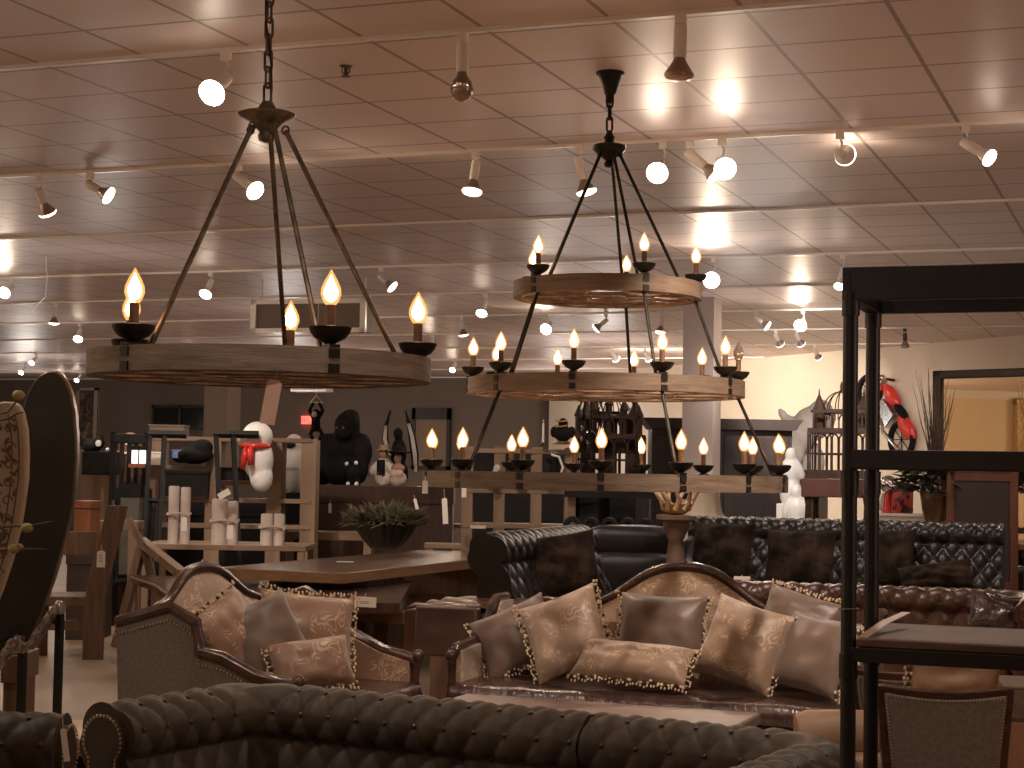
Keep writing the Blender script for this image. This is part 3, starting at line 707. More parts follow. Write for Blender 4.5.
# cocktail table between the chesterfield and the settee
mb=MB()
a=atz(478,691,.5); b=atz(765,713,.5)
t=thing('cocktail_table','low table with a rosy brown leather top between the two big sofas','table',((a.x+b.x)/2-.02,(a.y+b.y)/2-.50,0))
hw=(b.x-a.x)/2
MB().bx(-hw,hw,-.45,.45,.44,.50).build('table_top',tabletop,t,bevel=.012); MB().bx(-hw+.06,hw-.06,-.39,.39,.34,.44).build('apron',darkwood,t)
for sx in (-1,1):
    for sy in (-1,1): MB().lathe([(.02,0),(.03,.03),(.025,.2),(.04,.3),(.04,.36)],(sx*(hw-.1),sy*.34,0),12).build('leg',darkwood,t)

# tan leather bolster pouf behind the chesterfield's end
p=at(846,722,7.2)
t=thing('leather_pouf','tan leather pouf with rounded top peeking over the tufted sofa beside the shelf post','pouf',(p.x,p.y,0),YAW)
MB().bx(-.19,.19,-.2,.2,.06,.50).build('body',tanleath,t,bevel=.03)
mb=MB(); mb.tube([(-.20,.0,.55),(-.16,0,.555),(.0,0,.555),(.16,0,.555),(.20,0,.55)],[.085,.10,.105,.10,.085],18); mb.build('bolster',tanleath,t,smooth=60)
for sx in (-1,1):
    for sy in (-1,1): MB().cyl((sx*.14,sy*.15,0),(sx*.14,sy*.15,.07),.018,.022).build('leg',darkwood,t)
# ------------------------------------------------------------------ black steel shelf unit
t=thing('steel_shelf_unit','tall black steel shelf unit with brown boards, its post crossing the whole view','shelf unit',(-.80,4.62,0))
SWD,SDP=1.05,.37
for x in (0,SWD):
    for y in (0,SDP):
        mb=MB(); mb.cyl((x,y,.0),(x,y,2.15),.0205,.0205,14)
        for z in (2.09,1.615,1.135,.60,.10): mb.cyl((x,y,z-.055),(x,y,z+.01),.0245,.0245,14)
        mb.build('post',shelfmetal,t)
def sframe(z,hh,nm):
    mb=MB()
    for y in (0,SDP): mb.bx(-.0195 if hh>.06 else .0,SWD+.0195,y-.0195,y+.0195,z-hh,z)
    for x in (0,SWD): mb.bx(x-.02,x+.02,0,SDP,z-hh,z)
    return mb.build(nm,shelfmetal,t,bevel=.002)
sframe(2.163,.088,'top_frame'); sframe(1.68,.05,'shelf_frame')
for z in (1.185,.66,.17): sframe(z-.022,.038,'shelf_frame'); MB().bx(.022,SWD-.022,-.016,SDP+.18,z-.02,z).build('shelf_board',shelfwood,t,bevel=.003)
MB().tube([(.026*math.cos(k*.7),.026*math.sin(k*.7),1.262+.002*math.sin(k)) for k in range(10)],.0015,5,closed=False).build('wire_tie',chrome,t)
# paper tag lying on the shelf
a=at(862,637,4.62); b=at(906,612,4.95)
mb=MB(); v=(b-a); n=Vector((0,0,1)); sd=v.cross(n).normalized()*.012
mb.loft([[a+sd+n*.0,a-sd,a-sd-n*.002,a+sd-n*.002],[a+v*.5+sd*1.2+n*.006,a+v*.5-sd*1.2+n*.006,a+v*.5-sd*1.2+n*.004,a+v*.5+sd*1.2+n*.004],[b+sd,b-sd,b-sd-n*.002,b+sd-n*.002]])
tag(mb.build('paper_strip',paper),'long curled white paper tag sticking up off the lower shelf board','tag')

# nailhead side chairs behind the shelf
def sidechair(label,px0,px1,py,d,ztop,rotz,W,tk=.07,mt=sidefab):
    p=at((px0+px1)/2,py,d); t=thing('upholstered_chair',label,'chair',(p.x,p.y,0),rotz)
    h=W/2
    def back(y0,y1,s,nm,m,inset=0,bev=.006):
        out=[(-h*.86+inset,.42+inset),(h*.86-inset,.42+inset),(h-inset,ztop-.02-inset)]+[(h*(1-2*k/12)*(1-inset/h),ztop-inset-.022*math.cos(PI*(1-2*k/12)/2*.99)**1+.0) for k in range(13)]+[(-h+inset,ztop-.02-inset)]
        mb=MB(); mb.prism(out,y0,y1); return mb.build(nm,m,t,smooth=30,bevel=bev)
    fr=back(-.03,.03,1,'back_frame',darkwood); back(.02,.05,1,'back_upholstery',mt,.035,.01)
    b2=back(-.046,-.025,1,'back_panel',mt,.030,.006)
    mb=MB()
    pts=[(-h*.86+.037,.45),(-h+.037,ztop-.06)]+[(-h+.037+(2*h-.074)*k/10,ztop-.042-.015*math.sin(PI*k/10)) for k in range(11)]+[(h-.037,ztop-.06),(h*.86-.037,.45)]
    P2,L2=resample(pts,int(1.9/.021))
    for q in P2: mb.ball((q.x,-.047,q.y),(.0042,.003,.0042),6)
    mb.build('nailhead_trim',brass,b2)
    MB().bx(-h*.9,h*.9,.03,.50,.36,.47).build('seat',mt,t,bevel=.03); MB().bx(-h*.88,h*.88,.0,.48,.28,.365).build('seat_rail',darkwood,t)
    for sx in (-1,1): 
        MB().tube([(sx*(h*.86-.03),0,.45),(sx*(h*.86-.03),-.04,0)],.022,8).build('leg',darkwood,t); MB().lathe([(.016,0),(.022,.03),(.018,.1),(.03,.28)],(sx*(h*.82),.44,0),10).build('leg',darkwood,t)
    return t
# seen from behind: local -y is towards us
sidechair('grey-brown upholstered chair with nailhead-edged back turned to us, under the black shelf',880,1008,690,6.6,.835,R(16),.51)
sidechair('second nailhead chair standing half hidden behind the turned chair and shelf posts',862,935,676,7.6,.79,R(22),.44)
p=at(955,678,6.95); pillow('small tan satin pillow with tassels poking above the turned nailhead chair',p,.36,.26,.12,M('tan satin',(.20,.11,.06),.5,0,(.25,.14,.08),5),R(16),10,8,'tl',seed=21)
# brown cabinet far right
p=at(1016,704,8.4)
t=thing('wood_chest','medium brown wooden chest at the edge beyond the turned chair','chest',(p.x+.30,p.y+.25,0),R(10))
MB().bx(-.40,.40,-.25,.25,.10,.63).build('body',shelfwood,t,bevel=.005); MB().bx(-.36,.36,-.22,.22,0,.10).build('plinth',blackpaint,t)
MB().bx(-.38,.38,-.262,-.25,.13,.46).build('door',M('chestnut door',(.22,.10,.05),.5,0,(.30,.15,.08),5,kind='wood',stretch=(4,4,.4)),t,bevel=.004); MB().bx(-.38,.38,-.262,-.25,.48,.61).build('drawer',shelfwood,t,bevel=.004)
MB().ball((0,-.275,.545),.014).build('knob',brass,t)

# brown leather daybed seen end-on between the settees
p=at(447,632,10.7); za=at(447,607,10.7).z; zb=at(447,656,10.7).z
t=thing('leather_daybed','dark brown leather daybed seen end-on between the two settees','daybed',(p.x,p.y,0),R(4))
umber=M('dark umber leather',(.040,.018,.012),.5,0,(.055,.027,.018),9,bump=.2,bscale=90)
MB().bx(-.20,.20,-.03,.06,zb,za).build('end_panel',umber,t,bevel=.012)
MB().bx(-.10,.09,-.02,.04,.02,zb+.005).build('plank_leg',M('brown plank',(.09,.046,.026),.55,0,(.14,.075,.042),6,kind='wood',stretch=(5,5,.4)),t,bevel=.004)
mb=MB(); mb.grid(lambda u,v:Vector((-.30+.60*u,.06+.92*v,za-.02+.022*(abs(math.sin(PI*(u*2+v*3)))*abs(math.sin(PI*(u*2-v*3))))**.5*(1 if .02<u<.98 else 0))),48,70); mb.bx(-.30,.30,.06,.98,zb,za-.035); mb.build('tufted_top',brownleath,t,smooth=60)
for sx in (-1,1): MB().bx(sx*.24-.03,sx*.24+.03,0.88,.96,0,zb).build('leg',darkwood,t)

# ------------------------------------------------------------------ fur pillows on black sofas
for px,py,w,h,lab,ed in ((722,553,.50,.50,'dark fur pillow at the shaded end of the high-back black sofa',0),(800,560,.56,.50,'wide dark fur pillow in the middle of the high-back black sofa',0),(893,558,.34,.48,'fur pillow beside the shelf posts on the high-back black sofa',0)):
    p=at(px,py,13.75); pillow(lab,p,w,h,.2,fur,0,18,0,'',trim=False,wr=.03,seed=px)
p=at(936,578,13.2); t_=pillow('black shaggy fur cushion slumped on the tufted sofa\'s open end',p,.56,.24,.2,fur,0,30,-10,'',trim=False,wr=.05,seed=5)
p=at(556,566,12.3); pillow('dark mottled fur pillow leaning on the scroll-back sofa',p,.62,.46,.2,fur,R(28),16,-8,'',trim=False,wr=.03,seed=8)
p=at(1000,613,11.4); pillow('shiny dark brown leather pillow on the oxblood sofa, near the shelf board',p,.40,.28,.16,seatleath,R(10),30,8,'',trim=False,wr=.03,seed=9)
p=at(757,605,11.8)

# black smooth leather recliner
p=at(635,560,15.3)
t=thing('black_recliner','smooth black leather recliner with a puffy back behind the settee\'s crest','recliner',(p.x,p.y,0),R(22))
def puff(nm,c,d,seed=0):
    mb=MB(); n=16
    for sg in range(6): pass
    mb.ball(c,(d[0]/2,d[1]/2,d[2]/2),20); 
    for i,q in enumerate(mb.v): 
        e=q-Vector(c); 
        e=Vector([math.copysign(abs(e[k]/(d[k]/2))**.62,e[k])*d[k]/2 if abs(e[k])>1e-6 else 0 for k in range(3)]); mb.v[i]=Vector(c)+e*(1+.06*noise.noise(q*5+Vector((seed,0,0))))
    return mb.build(nm,blackleath,t,smooth=180)
puff('headrest',(0,.30,1.02),(.86,.26,.30),1); puff('backrest',(0,.26,.74),(.84,.26,.42),2); puff('seat_cushion',(0,-.1,.46),(.70,.62,.22),3)
for s in (-1,1): puff('armrest',(s*.44,-.05,.55),(.18,.74,.26),4+s)
MB().bx(-.46,.46,-.38,.36,.06,.40).build('base',blackleath,t,bevel=.03); puff('footrest',(0,-.48,.34),(.7,.14,.3),7)

# crown of antlers on a stone pedestal
p=at(676,530,13.15); z0=at(676,522,13.15).z
t=thing('stone_pedestal','mottled brown pedestal table rising behind the settee\'s crest','pedestal',(p.x,p.y,0))
MB().lathe([(.17,0),(.17,.04),(.10,.1),(.075,.3),(.085,.6),(.07,z0-.25),(.055,z0-.14),(.09,z0-.06),(.10,z0-.03),(.10,z0)],(0,0,0),20).build('column',pedestalm,t)
MB().lathe([(.12,z0),(.15,z0+.02),(.15,z0+.05),(.12,z0+.055)],(0,0,0),20).build('top_plate',pedestalm,t)
p2=Vector((p.x,p.y,z0+.055))
t=thing('antler_crown','golden antler crown bowl resting on the stone pedestal','decoration',p2)
mb=MB(); mb.lathe([(.05,0),(.09,.02),(.12,.08),(.115,.085),(.08,.04)],(0,0,0),18); mb.build('bowl',gold,t)
for k in range(9):
    a=2*PI*k/9; c,s=math.cos(a),math.sin(a)
    MB().tube([(.09*c,.09*s,.04),(.12*math.cos(a+.3),.12*math.sin(a+.3),.11),(.16*math.cos(a+.1),.16*math.sin(a+.1),.17),(.21*math.cos(a-.2),.21*math.sin(a-.2),.23+.03*(k%2))],[.024,.02,.014,.003],8).build('antler',antler,t)

# ruffled cream lamp between recliner and black sofa
p=at(705,520,17.8); zs=at(705,522,17.8).z
t=thing('ruffled_table_lamp','cream lamp shade with a wavy hem above the high-back black sofa','lamp',(p.x,p.y,0))
mb=MB(); rings=[]
for r_,z_,wv in ((.13,.30,0),(.15,.22,0),(.17,.12,.02),(.22,.03,.06),(.26,0,.1)):
    rings.append([((r_*(1+wv*math.cos(9*a)))*math.cos(a),(r_*(1+wv*math.cos(9*a)))*math.sin(a),zs+z_-.03*wv*10*abs(math.cos(4.5*a))) for a in [2*PI*k/54 for k in range(54)]])
mb.loft(rings,True,False); mb.build('lamp_shade',shadefab,t,smooth=180); MB().cyl((0,0,zs-.1),(0,0,zs+.3),.012).build('stem',brass,t)
MB().lathe([(.12,.78),(.13,.80),(.06,.84),(.09,.95),(.11,1.02),(.05,1.1),(.03,zs-.08)],(0,0,0),18).build('base',pedestalm,t)
t=thing('side_table','dark round side table under the ruffled lamp','table',(p.x,p.y,0))
MB().lathe([(.3,.75),(.3,.78)],(0,0,0),24).build('top',blackpaint,t); MB().lathe([(.2,0),(.05,.05),(.05,.75)],(0,0,0),16).build('pedestal',blackpaint,t)

# ------------------------------------------------------------------ wardrobe and right-hand display
p0=at(652,420,21.2); p1=at(792,418,21.2); t=thing('wardrobe','big dark espresso wardrobe with flared cornice behind the pale column','wardrobe',((p0.x+p1.x)/2,(p0.y+p1.y)/2,0),math.atan2(p1.y-p0.y,p1.x-p0.x))
hw=(p1-p0).length/2; zt=at(720,419,21.2).z
MB().bx(-hw,hw,-.02,.55,0,zt-.1).build('body',armoirem,t)
out=[(-hw-.02,zt-.13),(hw+.02,zt-.13),(hw+.10,zt-.03),(hw+.12,zt),(-hw-.12,zt),(-hw-.10,zt-.03)]
MB().prism(out,-.12,.6).build('cornice',armoirem,t,smooth=0)
for s in (-1,1):
    d_=MB().bx(min(s*.02,s*(hw-.04)),max(s*.02,s*(hw-.04)),-.045,-.02,.3,zt-.2).build('door',armoirem,t,bevel=.01); MB().ball((s*.07,-.06,1.1),.02).build('knob',bronze,d_)
MB().bx(-hw,hw,-.06,0,0,.22).build('plinth',armoirem,t,bevel=.01)

def statue(label,px,py,d,name,mat,balls,cat='statue',vox=.02,rotz=0,extra=None,base=None):
    """balls: (x,y,z,(rx,ry,rz)) metres from the point under (px,py) at depth d"""
    p=at(px,py,d); t=thing(name,label,cat,p,rotz)
    mb=MB()
    for b in balls: mb.ball(b[:3],b[3],14,b[4] if len(b)>4 else None)
    mb.build('body',mat,t,remesh=vox)
    return t
# grey rhino head
t=statue('grey rhinoceros head statue rising above the wardrobe end beside the birdcage',797,440,23.5,'rhino_head',greypl,[(.20,0,.22,(.26,.2,.24)),(.05,-.1,.05,(.22,.19,.26),Ry(R(25))),(-.05,-.18,-.20,(.2,.17,.2)),(.30,.1,.30,(.2,.18,.26)),(-.18,-.05,.33,(.07,.03,.13),Ry(R(-35))),(-.10,-.05,.24,(.08,.05,.10)),(.05,.2,-.3,(.3,.2,.35))],vox=.03)
MB().ball((.04,-.29,.16),(.03,.02,.03),10).build('eye',gorm,t)
MB().bx(-.25,.35,-.2,.4,-at(797,440,23.5).z,-.4).build('plinth',armoirem,t)
# bright white sculpture group
for i,(px,py,lab) in enumerate(((791,470,'bright white glossy figure statue lit up between wardrobe and birdcage'),(796,508,'lower white figure statue standing below the birdcage tower, brightly lit'))):
    t=statue(lab,px,py,18.9 if i else 19.7,'white_statue',whitepl,[(0,0,.17,(.07,.07,.09)),(0,0,-.02,(.11,.09,.16)),(-.09,0,.0,(.05,.05,.14),Ry(R(20))),(.09,0,.02,(.05,.05,.14),Ry(R(-25))),(0,0,-.26,(.13,.11,.2))],vox=.02)
    zt=at(px,py,18.9 if i else 19.7).z
    MB().bx(-.14,.14,-.12,.12,-zt+(.0 if i else .75),-.38).build('plinth',whitepl,t,bevel=.01)
# birdcages
def arch(mb,cx,w,z0,z1,y,r=.007,n=10):
    pts=[(cx-w/2,y,z0)]+[(cx-w/2*math.cos(PI*k/n),y,z1-w/2+w/2*math.sin(PI*k/n)) for k in range(n+1)]+[(cx+w/2,y,z0)]; mb.tube(pts,r,6)
def cagehouse(label,px,py,d,W,H,rotz=0,solid=False):
    p=at(px,py,d); t=thing('birdcage',label,'birdcage',p,rotz)
    h=W/2
    mb=MB(); mb.bx(-h,h,-h*.7,h*.7,0,.06); mb.bx(-h*1.08,h*1.08,-h*.76,h*.76,-.03,.0); mb.build('base_tray',cagem,t,bevel=.004)
    mb=MB()
    for sy in (-.65,.65):
        for k in range(5): arch(mb,-h+W*(k+.5)/5,W/5.5,.05,H*.45,sy*h,.009)
        mb.bx(-h,h,sy*h-.012,sy*h+.012,H*.45,H*.50); mb.bx(-h,h,sy*h-.01,sy*h+.01,H*.22,H*.24)
        for k in range(3): arch(mb,-h*.6+h*.6*k,W/5,H*.5,H*.66,sy*h,.009)
        mb.bx(-h*.9,h*.9,sy*h-.012,sy*h+.012,H*.66,H*.69)
    for sx in (-1,1):
        for k in range(4): mb.tube([(sx*h,-h*.6+k*h*.4,.05),(sx*h,-h*.6+k*h*.4,H*.48)],.008,6)
    mb.build('wire_walls',cagem,t)
    if solid:
        mb=MB()
        for sx in (-1,0,1): mb.bx(sx*h*.66-h*.20,sx*h*.66+h*.20,-.02,.02,.06,H*.68)
        mb.bx(-h,h,-.02,.02,H*.30,H*.50); mb.bx(-h*.5,h*.5,-.02,.02,H*.62,H*.74)
        mb.build('inner_panel',cagem,t,smooth=0)
        for k in range(5):
            x=(-1+k*.5)*h*.92; zt_=H*(.80+.12*(2-abs(k-2))*.5); MB().lathe([(.035,H*.5),(.035,zt_-.12),(.05,zt_-.11),(.004,zt_)],(x,-h*.5,0),8).build('spire',cagem,t,smooth=20)
    for sx in (-.75,.75): MB().lathe([(h*.22,H*.5),(h*.22,H*.68),(h*.26,H*.69),(.01,H*.86),(.004,H*.92)],(sx*h,0,0),8).build('turret',cagem,t,smooth=20)
    mb=MB(); n=12; rr=h*.62; zz=H*.69
    for k in range(n):
        a=2*PI*k/n; mb.tube([(rr*math.cos(a),rr*math.sin(a),zz-.1)]+[(rr*math.cos(q)*math.cos(a),rr*math.cos(q)*math.sin(a),zz+H*.20*math.sin(q)) for q in [PI/2*j/7 for j in range(8)]],.006,5)
    mb.tube([(rr*math.cos(2*PI*k/24),rr*math.sin(2*PI*k/24),zz) for k in range(24)],.009,6,closed=True)
    mb.lathe([(.02,zz+H*.19),(.03,zz+H*.2),(.012,zz+H*.23),(.02,zz+H*.25),(.003,zz+H*.31)],(0,0,0),10)
    mb.build('dome',cagem,t)
    return t
zc=at(841,476,18).z
cagehouse('dark brown cathedral birdcage with domed top standing by the shelf posts',841,476,18,.62,.98)
p=at(841,476,18); t=thing('cage_stand','dark red-brown carved stand carrying the birdcage near the shelf posts','stand',(p.x,p.y,0))
MB().bx(-.36,.36,-.27,.27,zc-.22,zc-.032).build('drawer_case',M('dark red wood',(.06,.018,.012),.5,0,(.09,.03,.02),6),t,bevel=.008)
for sx in (-1,1):
    for sy in (-1,1): MB().lathe([(.035,0),(.03,.1),(.045,.3),(.025,.5),(.045,.8),(.03,zc-.3),(.045,zc-.21)],(sx*.30,sy*.2,0),12).build('leg',darkwood,t)
cagehouse('tall dark gothic birdcage castle behind the lower chandelier ring',610,482,17.5,.66,.96,R(10),True)
p=at(612,482,17.5); t=thing('display_plinth','dark display plinth under the gothic birdcage castle','plinth',(p.x,p.y,0))
MB().bx(-.32,.32,-.25,.25,.06,p.z-.035).build('body',blackpaint,t,bevel=.01); MB().bx(-.30,.30,-.23,.23,0,.06).build('toe_kick',blackpaint,t)
# crystal candelabra left of castle
p=at(590,470,17.2); t=thing('iron_candelabra','black scrolled iron candelabra with clear drops beside the gothic birdcage','candelabra',(p.x,p.y,at(590,482,17.2).z))
mb=MB(); H_=.85; mb.cyl((0,0,0),(0,0,H_),.012); mb.lathe([(.1,0),(.09,.02),(.02,.05)],(0,0,0),14)
for k in range(5):
    a=2*PI*k/5; c,s=math.cos(a),math.sin(a); mb.tube([(0,0,H_*.6),(.08*c,.08*s,H_*.52),(.14*c,.14*s,H_*.66),(.13*c,.13*s,H_*.82),(.10*c,.10*s,H_*.92)],.009,6); mb.lathe([(.01,H_*.92),(.03,H_*.95),(.03,H_*.96)],(.10*c,.10*s,0),10)
mb.build('frame',iron,t); mb=MB()
for k in range(12): mb.ball((.12*math.cos(k*2.1),.12*math.sin(k*2.1),H_*(.42+.04*(k%6))),(.014,.014,.026),6)
mb.build('crystal_drop',chrome,t)
p=at(590,482,17.2); t=thing('display_plinth','narrow black plinth below the iron candelabra','plinth',(p.x,p.y,0))
MB().bx(-.14,.14,-.14,.14,.0,p.z-.001).build('body',blackpaint,t,bevel=.01); MB().bx(-.15,.15,-.15,.15,0,.05).build('foot',blackpaint,t)

# motorcycle relief on the white wall
def wallpt(px,py,off=.0):
    v=ray(px,py); q=WA+wn*off; k=(Vector((q.x,q.y,0))-Vector((0,0,0))).dot(wn)/(v.x*wn.x+v.y*wn.y); return O+v*k
c0=wallpt(889,411,.12); yaw=math.atan2(WD.y,WD.x)
t=thing('wall_motorcycle','red and chrome motorcycle relief hung nose-up on the white wall','wall art',c0,0)
wx=wallpt(915,435,.12)-wallpt(862,387,.12); Ln=wx.length
t.rotation_euler=(Rz(yaw)@Ry(R(44))).to_euler(); f=Ln/1.55
mb=MB(); 
for x in (-.58*f,.55*f):
    mb.tube([(x+.27*f*math.cos(a),0,-.12*f+.27*f*math.sin(a)) for a in [2*PI*k/24 for k in range(24)]],.05*f,8,closed=True); 
    for k in range(8): a=2*PI*k/8; mb.tube([(x,0,-.12*f),(x+.25*f*math.cos(a),0,-.12*f+.25*f*math.sin(a))],.008*f,5)
mb.build('wheel',gorm,t)
mb=MB(); mb.ball((-.12*f,0,.22*f),(.26*f,.09*f,.12*f),14); mb.ball((.50*f,0,.10*f),(.28*f,.07*f,.14*f),14); mb.ball((-.56*f,0,.10*f),(.2*f,.06*f,.12*f),14); mb.build('fairing',redm,t,smooth=180)
mb=MB(); mb.bx(-.22*f,.18*f,-.07*f,.07*f,-.22*f,.08*f); mb.tube([(-.1*f,-.08*f,-.18*f),(.2*f,-.09*f,-.27*f),(.7*f,-.09*f,-.22*f)],.035*f,8); mb.tube([(-.58*f,-.06*f,-.12*f),(-.40*f,-.06*f,.30*f)],.025*f,8); mb.ball((-.46*f,-.04*f,.30*f),.07*f,10); mb.build('engine',chrome,t,bevel=.01)
mb=MB(); mb.ball((.22*f,0,.20*f),(.22*f,.09*f,.06*f),12); mb.build('saddle',gorm,t,smooth=180); MB().tube([(-.40*f,0,.34*f),(-.26*f,0,.44*f)],.02*f,6).build('handlebar',gorm,t)

# vase with twigs, mirror behind
p=at(935,500,15.7); z1=at(935,474,15.7).z; z0=at(935,530,15.7).z
t=thing('plant_stand','low stand hidden behind the black sofa under the brown vase','stand',(p.x,p.y,0))
MB().bx(-.2,.2,-.2,.2,z0-.06,z0).build('top',darkwood,t,bevel=.005)
for sx in (-1,1):
    for sy in (-1,1): MB().bx(sx*.17-.02,sx*.17+.02,sy*.17-.02,sy*.17+.02,0,z0-.06).build('leg',darkwood,t)
t=thing('brown_vase','glossy brown urn holding tall bare twigs and green leaves','vase',(p.x,p.y,z0))
hh=z1-z0
MB().lathe([(.07,0),(.085,.01),(.075,.03),(.115,hh*.35),(.135,hh*.65),(.12,hh*.88),(.10,hh*.97),(.115,hh),(.10,hh)],(0,0,0),24).build('urn',vasem,t,smooth=60)
mb=MB()
for k in range(46):
    a=rnd.uniform(0,2*PI); q=rnd.uniform(.05,.22); L_=rnd.uniform(.55,1.02); pts=[(0.05*math.cos(a),.05*math.sin(a),hh*.9)]
    for j in range(1,6): pts.append((q*j/5*math.cos(a)+rnd.uniform(-.012,.012),q*j/5*math.sin(a)+rnd.uniform(-.012,.012),hh*.9+L_*j/5))
    mb.tube(pts,[.0045,.004,.0035,.003,.0025,.001],5)
mb.build('twig_spray',twigm,t)
mb=MB()
def leafq(mb,p,dirv,L_,w_):
    d=Vector(dirv).normalized(); sd=d.cross(Vector((0,0,1))); sd=sd.normalized() if sd.length>.01 else Vector((1,0,0)); up=sd.cross(d)
    p=Vector(p); mb.add([p,p+d*L_*.5+sd*w_+up*.01,p+d*L_,p+d*L_*.5-sd*w_+up*.01,p+d*L_*.5+up*-.006],[(0,1,4),(1,2,4),(2,3,4),(3,0,4)])
for k in range(260):
    a=rnd.uniform(0,2*PI); rr=rnd.uniform(.03,.26); leafq(mb,(rr*math.cos(a)-.06,rr*math.sin(a)*.8,hh*.9+rnd.uniform(-.06,.20)-rr*.3),(math.cos(a),math.sin(a),rnd.uniform(-.6,.7)),.15,.038)
mb.build('foliage',leafd,t,smooth=0)
# big mirror standing at an angle
ml=at(939,374,16.8); ang=-R(44)+YAW
t=thing('leaning_mirror','large dark-framed mirror reflecting a warm yellow wall, behind the twig vase','mirror',(ml.x,ml.y,0),ang)
zt=ml.z; MW=2.3
mb=MB(); mb.bx(-.05,.05,-.04,.04,.02,zt+.03); mb.bx(MW-.05,MW+.05,-.04,.04,.02,zt+.03); mb.bx(-.05,MW+.05,-.04,.04,zt-.05,zt+.03); mb.bx(-.05,MW+.05,-.04,.04,0,.1); mb.build('frame',mframe,t,bevel=.01)
MB().bx(.04,MW-.04,-.012,.01,.09,zt-.04).build('mirror_glass',mirror_g,t,smooth=0)
# gilt picture on the reflected wall
t=thing('gilt_picture','ornate gilt frame seen in the mirror\'s reflection','picture',(-20.33,.93,2.72))
GP=t
mb=MB(); 
for k in range(40):
    a=k/40; 
mb.bx(0,.06,-.62,-.48,-.8,.8); mb.bx(0,.06,.48,.62,-.8,.8); mb.bx(0,.06,-.62,.62,.66,.8); mb.bx(0,.06,-.62,.62,-.8,-.66)
for k in range(16):
    for s in (-1,1): mb.ball((.05,s*.55,-.75+k*.1),(.04,.07,.05),8); 
for k in range(12):
    for s in (-1,1): mb.ball((.05,-.55+k*.1,s*.73),(.04,.05,.07),8)
mb.build('frame',gold,t); MB().bx(0,.02,-.5,.5,-.7,.7).build('canvas',M('amber canvas',(.35,.2,.07),.5,0,(.55,.36,.16),4),t)

# tall leather-back chair / screen by the mirror
p=at(982,512,15.5); zt=at(982,470,15.5).z
t=thing('tall_panel_chair','tall mahogany chair back with dark leather panel and carved crest, beside the vase','chair',(p.x,p.y,0),R(12))
hw=.275
mb=MB()
for s in (-1,1): mb.bx(s*hw-.035,s*hw+.035,-.03,.03,0,zt)
mb.bx(-hw,hw,-.03,.03,zt-.10,zt-.02); mb.bx(-hw,hw,-.03,.03,.62,.72)
mb.build('back_frame',M('red mahogany',(.09,.03,.015),.4,0,(.14,.05,.026),6,kind='wood',stretch=(4,4,.4)),t,bevel=.004)
out=[(-hw,zt-.03)]+[(-hw+2*hw*k/20,zt-.01+.055*math.sin(PI*k/20)+.018*math.cos(PI*k/20*6)) for k in range(21)]+[(hw,zt-.03)]
MB().prism(out,-.03,.03).build('carved_crest',darkwood,t,smooth=20)
MB().bx(-hw+.03,hw-.03,-.02,.02,.7,zt-.09).build('back_panel',M('brown panel leather',(.030,.016,.013),.5,0,(.04,.022,.018),5),t,bevel=.01)
MB().bx(-hw-.03,hw+.03,-.5,.02,.42,.50).build('seat',darkwood,t,bevel=.02)
for s in (-1,1): MB().bx(s*hw-.025,s*hw+.025,-.48,-.43,0,.42).build('leg',darkwood,t)
# shelf display between posts and vase: white low counter, red and silver pieces
p=at(893,524,17.5); t=thing('white_counter','low white counter behind the black sofa near the shelf posts','counter',(p.x,p.y,0))
zz=at(893,513,17.5).z
MB().bx(-.12,.55,-.2,.25,.08,zz-.03).build('body',crown_white,t,bevel=.006); MB().bx(-.15,.58,-.23,.27,zz-.03,zz).build('counter_top',whitepl,t,bevel=.006); MB().bx(-.10,.52,-.17,.2,0,.08).build('toe_kick',blackpaint,t)
t=statue('silver helmet-shaped ornament on the white counter beside the posts',888,484,17.4,'silver_ornament',chrome,[(0,0,0,(.09,.08,.09)),(.05,-.02,-.03,(.07,.06,.05))],cat='ornament',vox=.015)
MB().cyl((0,0,zz-at(888,484,17.4).z+.001),(0,0,-.06),.05,.03).build('stand',redm,t)
t=thing('red_patterned_tin','red spotted canister on the white counter under the silver ornament','canister',at(902,512,17.35))
t.location.z=zz
mb=MB(); mb.lathe([(.10,0),(.11,.02),(.11,.24),(.09,.28),(.02,.30)],(0,0,0),20); mb.build('body',M('red spotted paint',(.5,.06,.05),.4,0,(.05,.02,.02),14,lo=.5,hi=.55),t)
MB().ball((0,0,.31),.02).build('lid_knob',brass,t)
t=statue('small clear glass figure on the white counter between the posts and urn',884,513,17.55,'glass_figure',ghost,[(0,0,0,(.06,.05,.08)),(0,0,.09,(.035,.035,.04)),(.05,0,-.03,(.03,.03,.06))],cat='figurine',vox=.014)
t.location.z=zz+.075
p=at(1023,500,15.5); t=thing('blue_chair','sliver of blue fabric chair at the edge beside the panel chair','chair',(p.x+.25,p.y,0),R(8))
MB().bx(-.24,.24,-.04,.04,.5,at(1021,483,15.5).z).build('backrest',bluem,t,bevel=.02); MB().bx(-.25,.25,-.5,.02,.42,.5).build('seat',bluem,t,bevel=.02)
for sx in (-1,1):
    for y in (-.46,0): MB().cyl((sx*.21,y,0),(sx*.21,y,.42),.02).build('leg',darkwood,t)
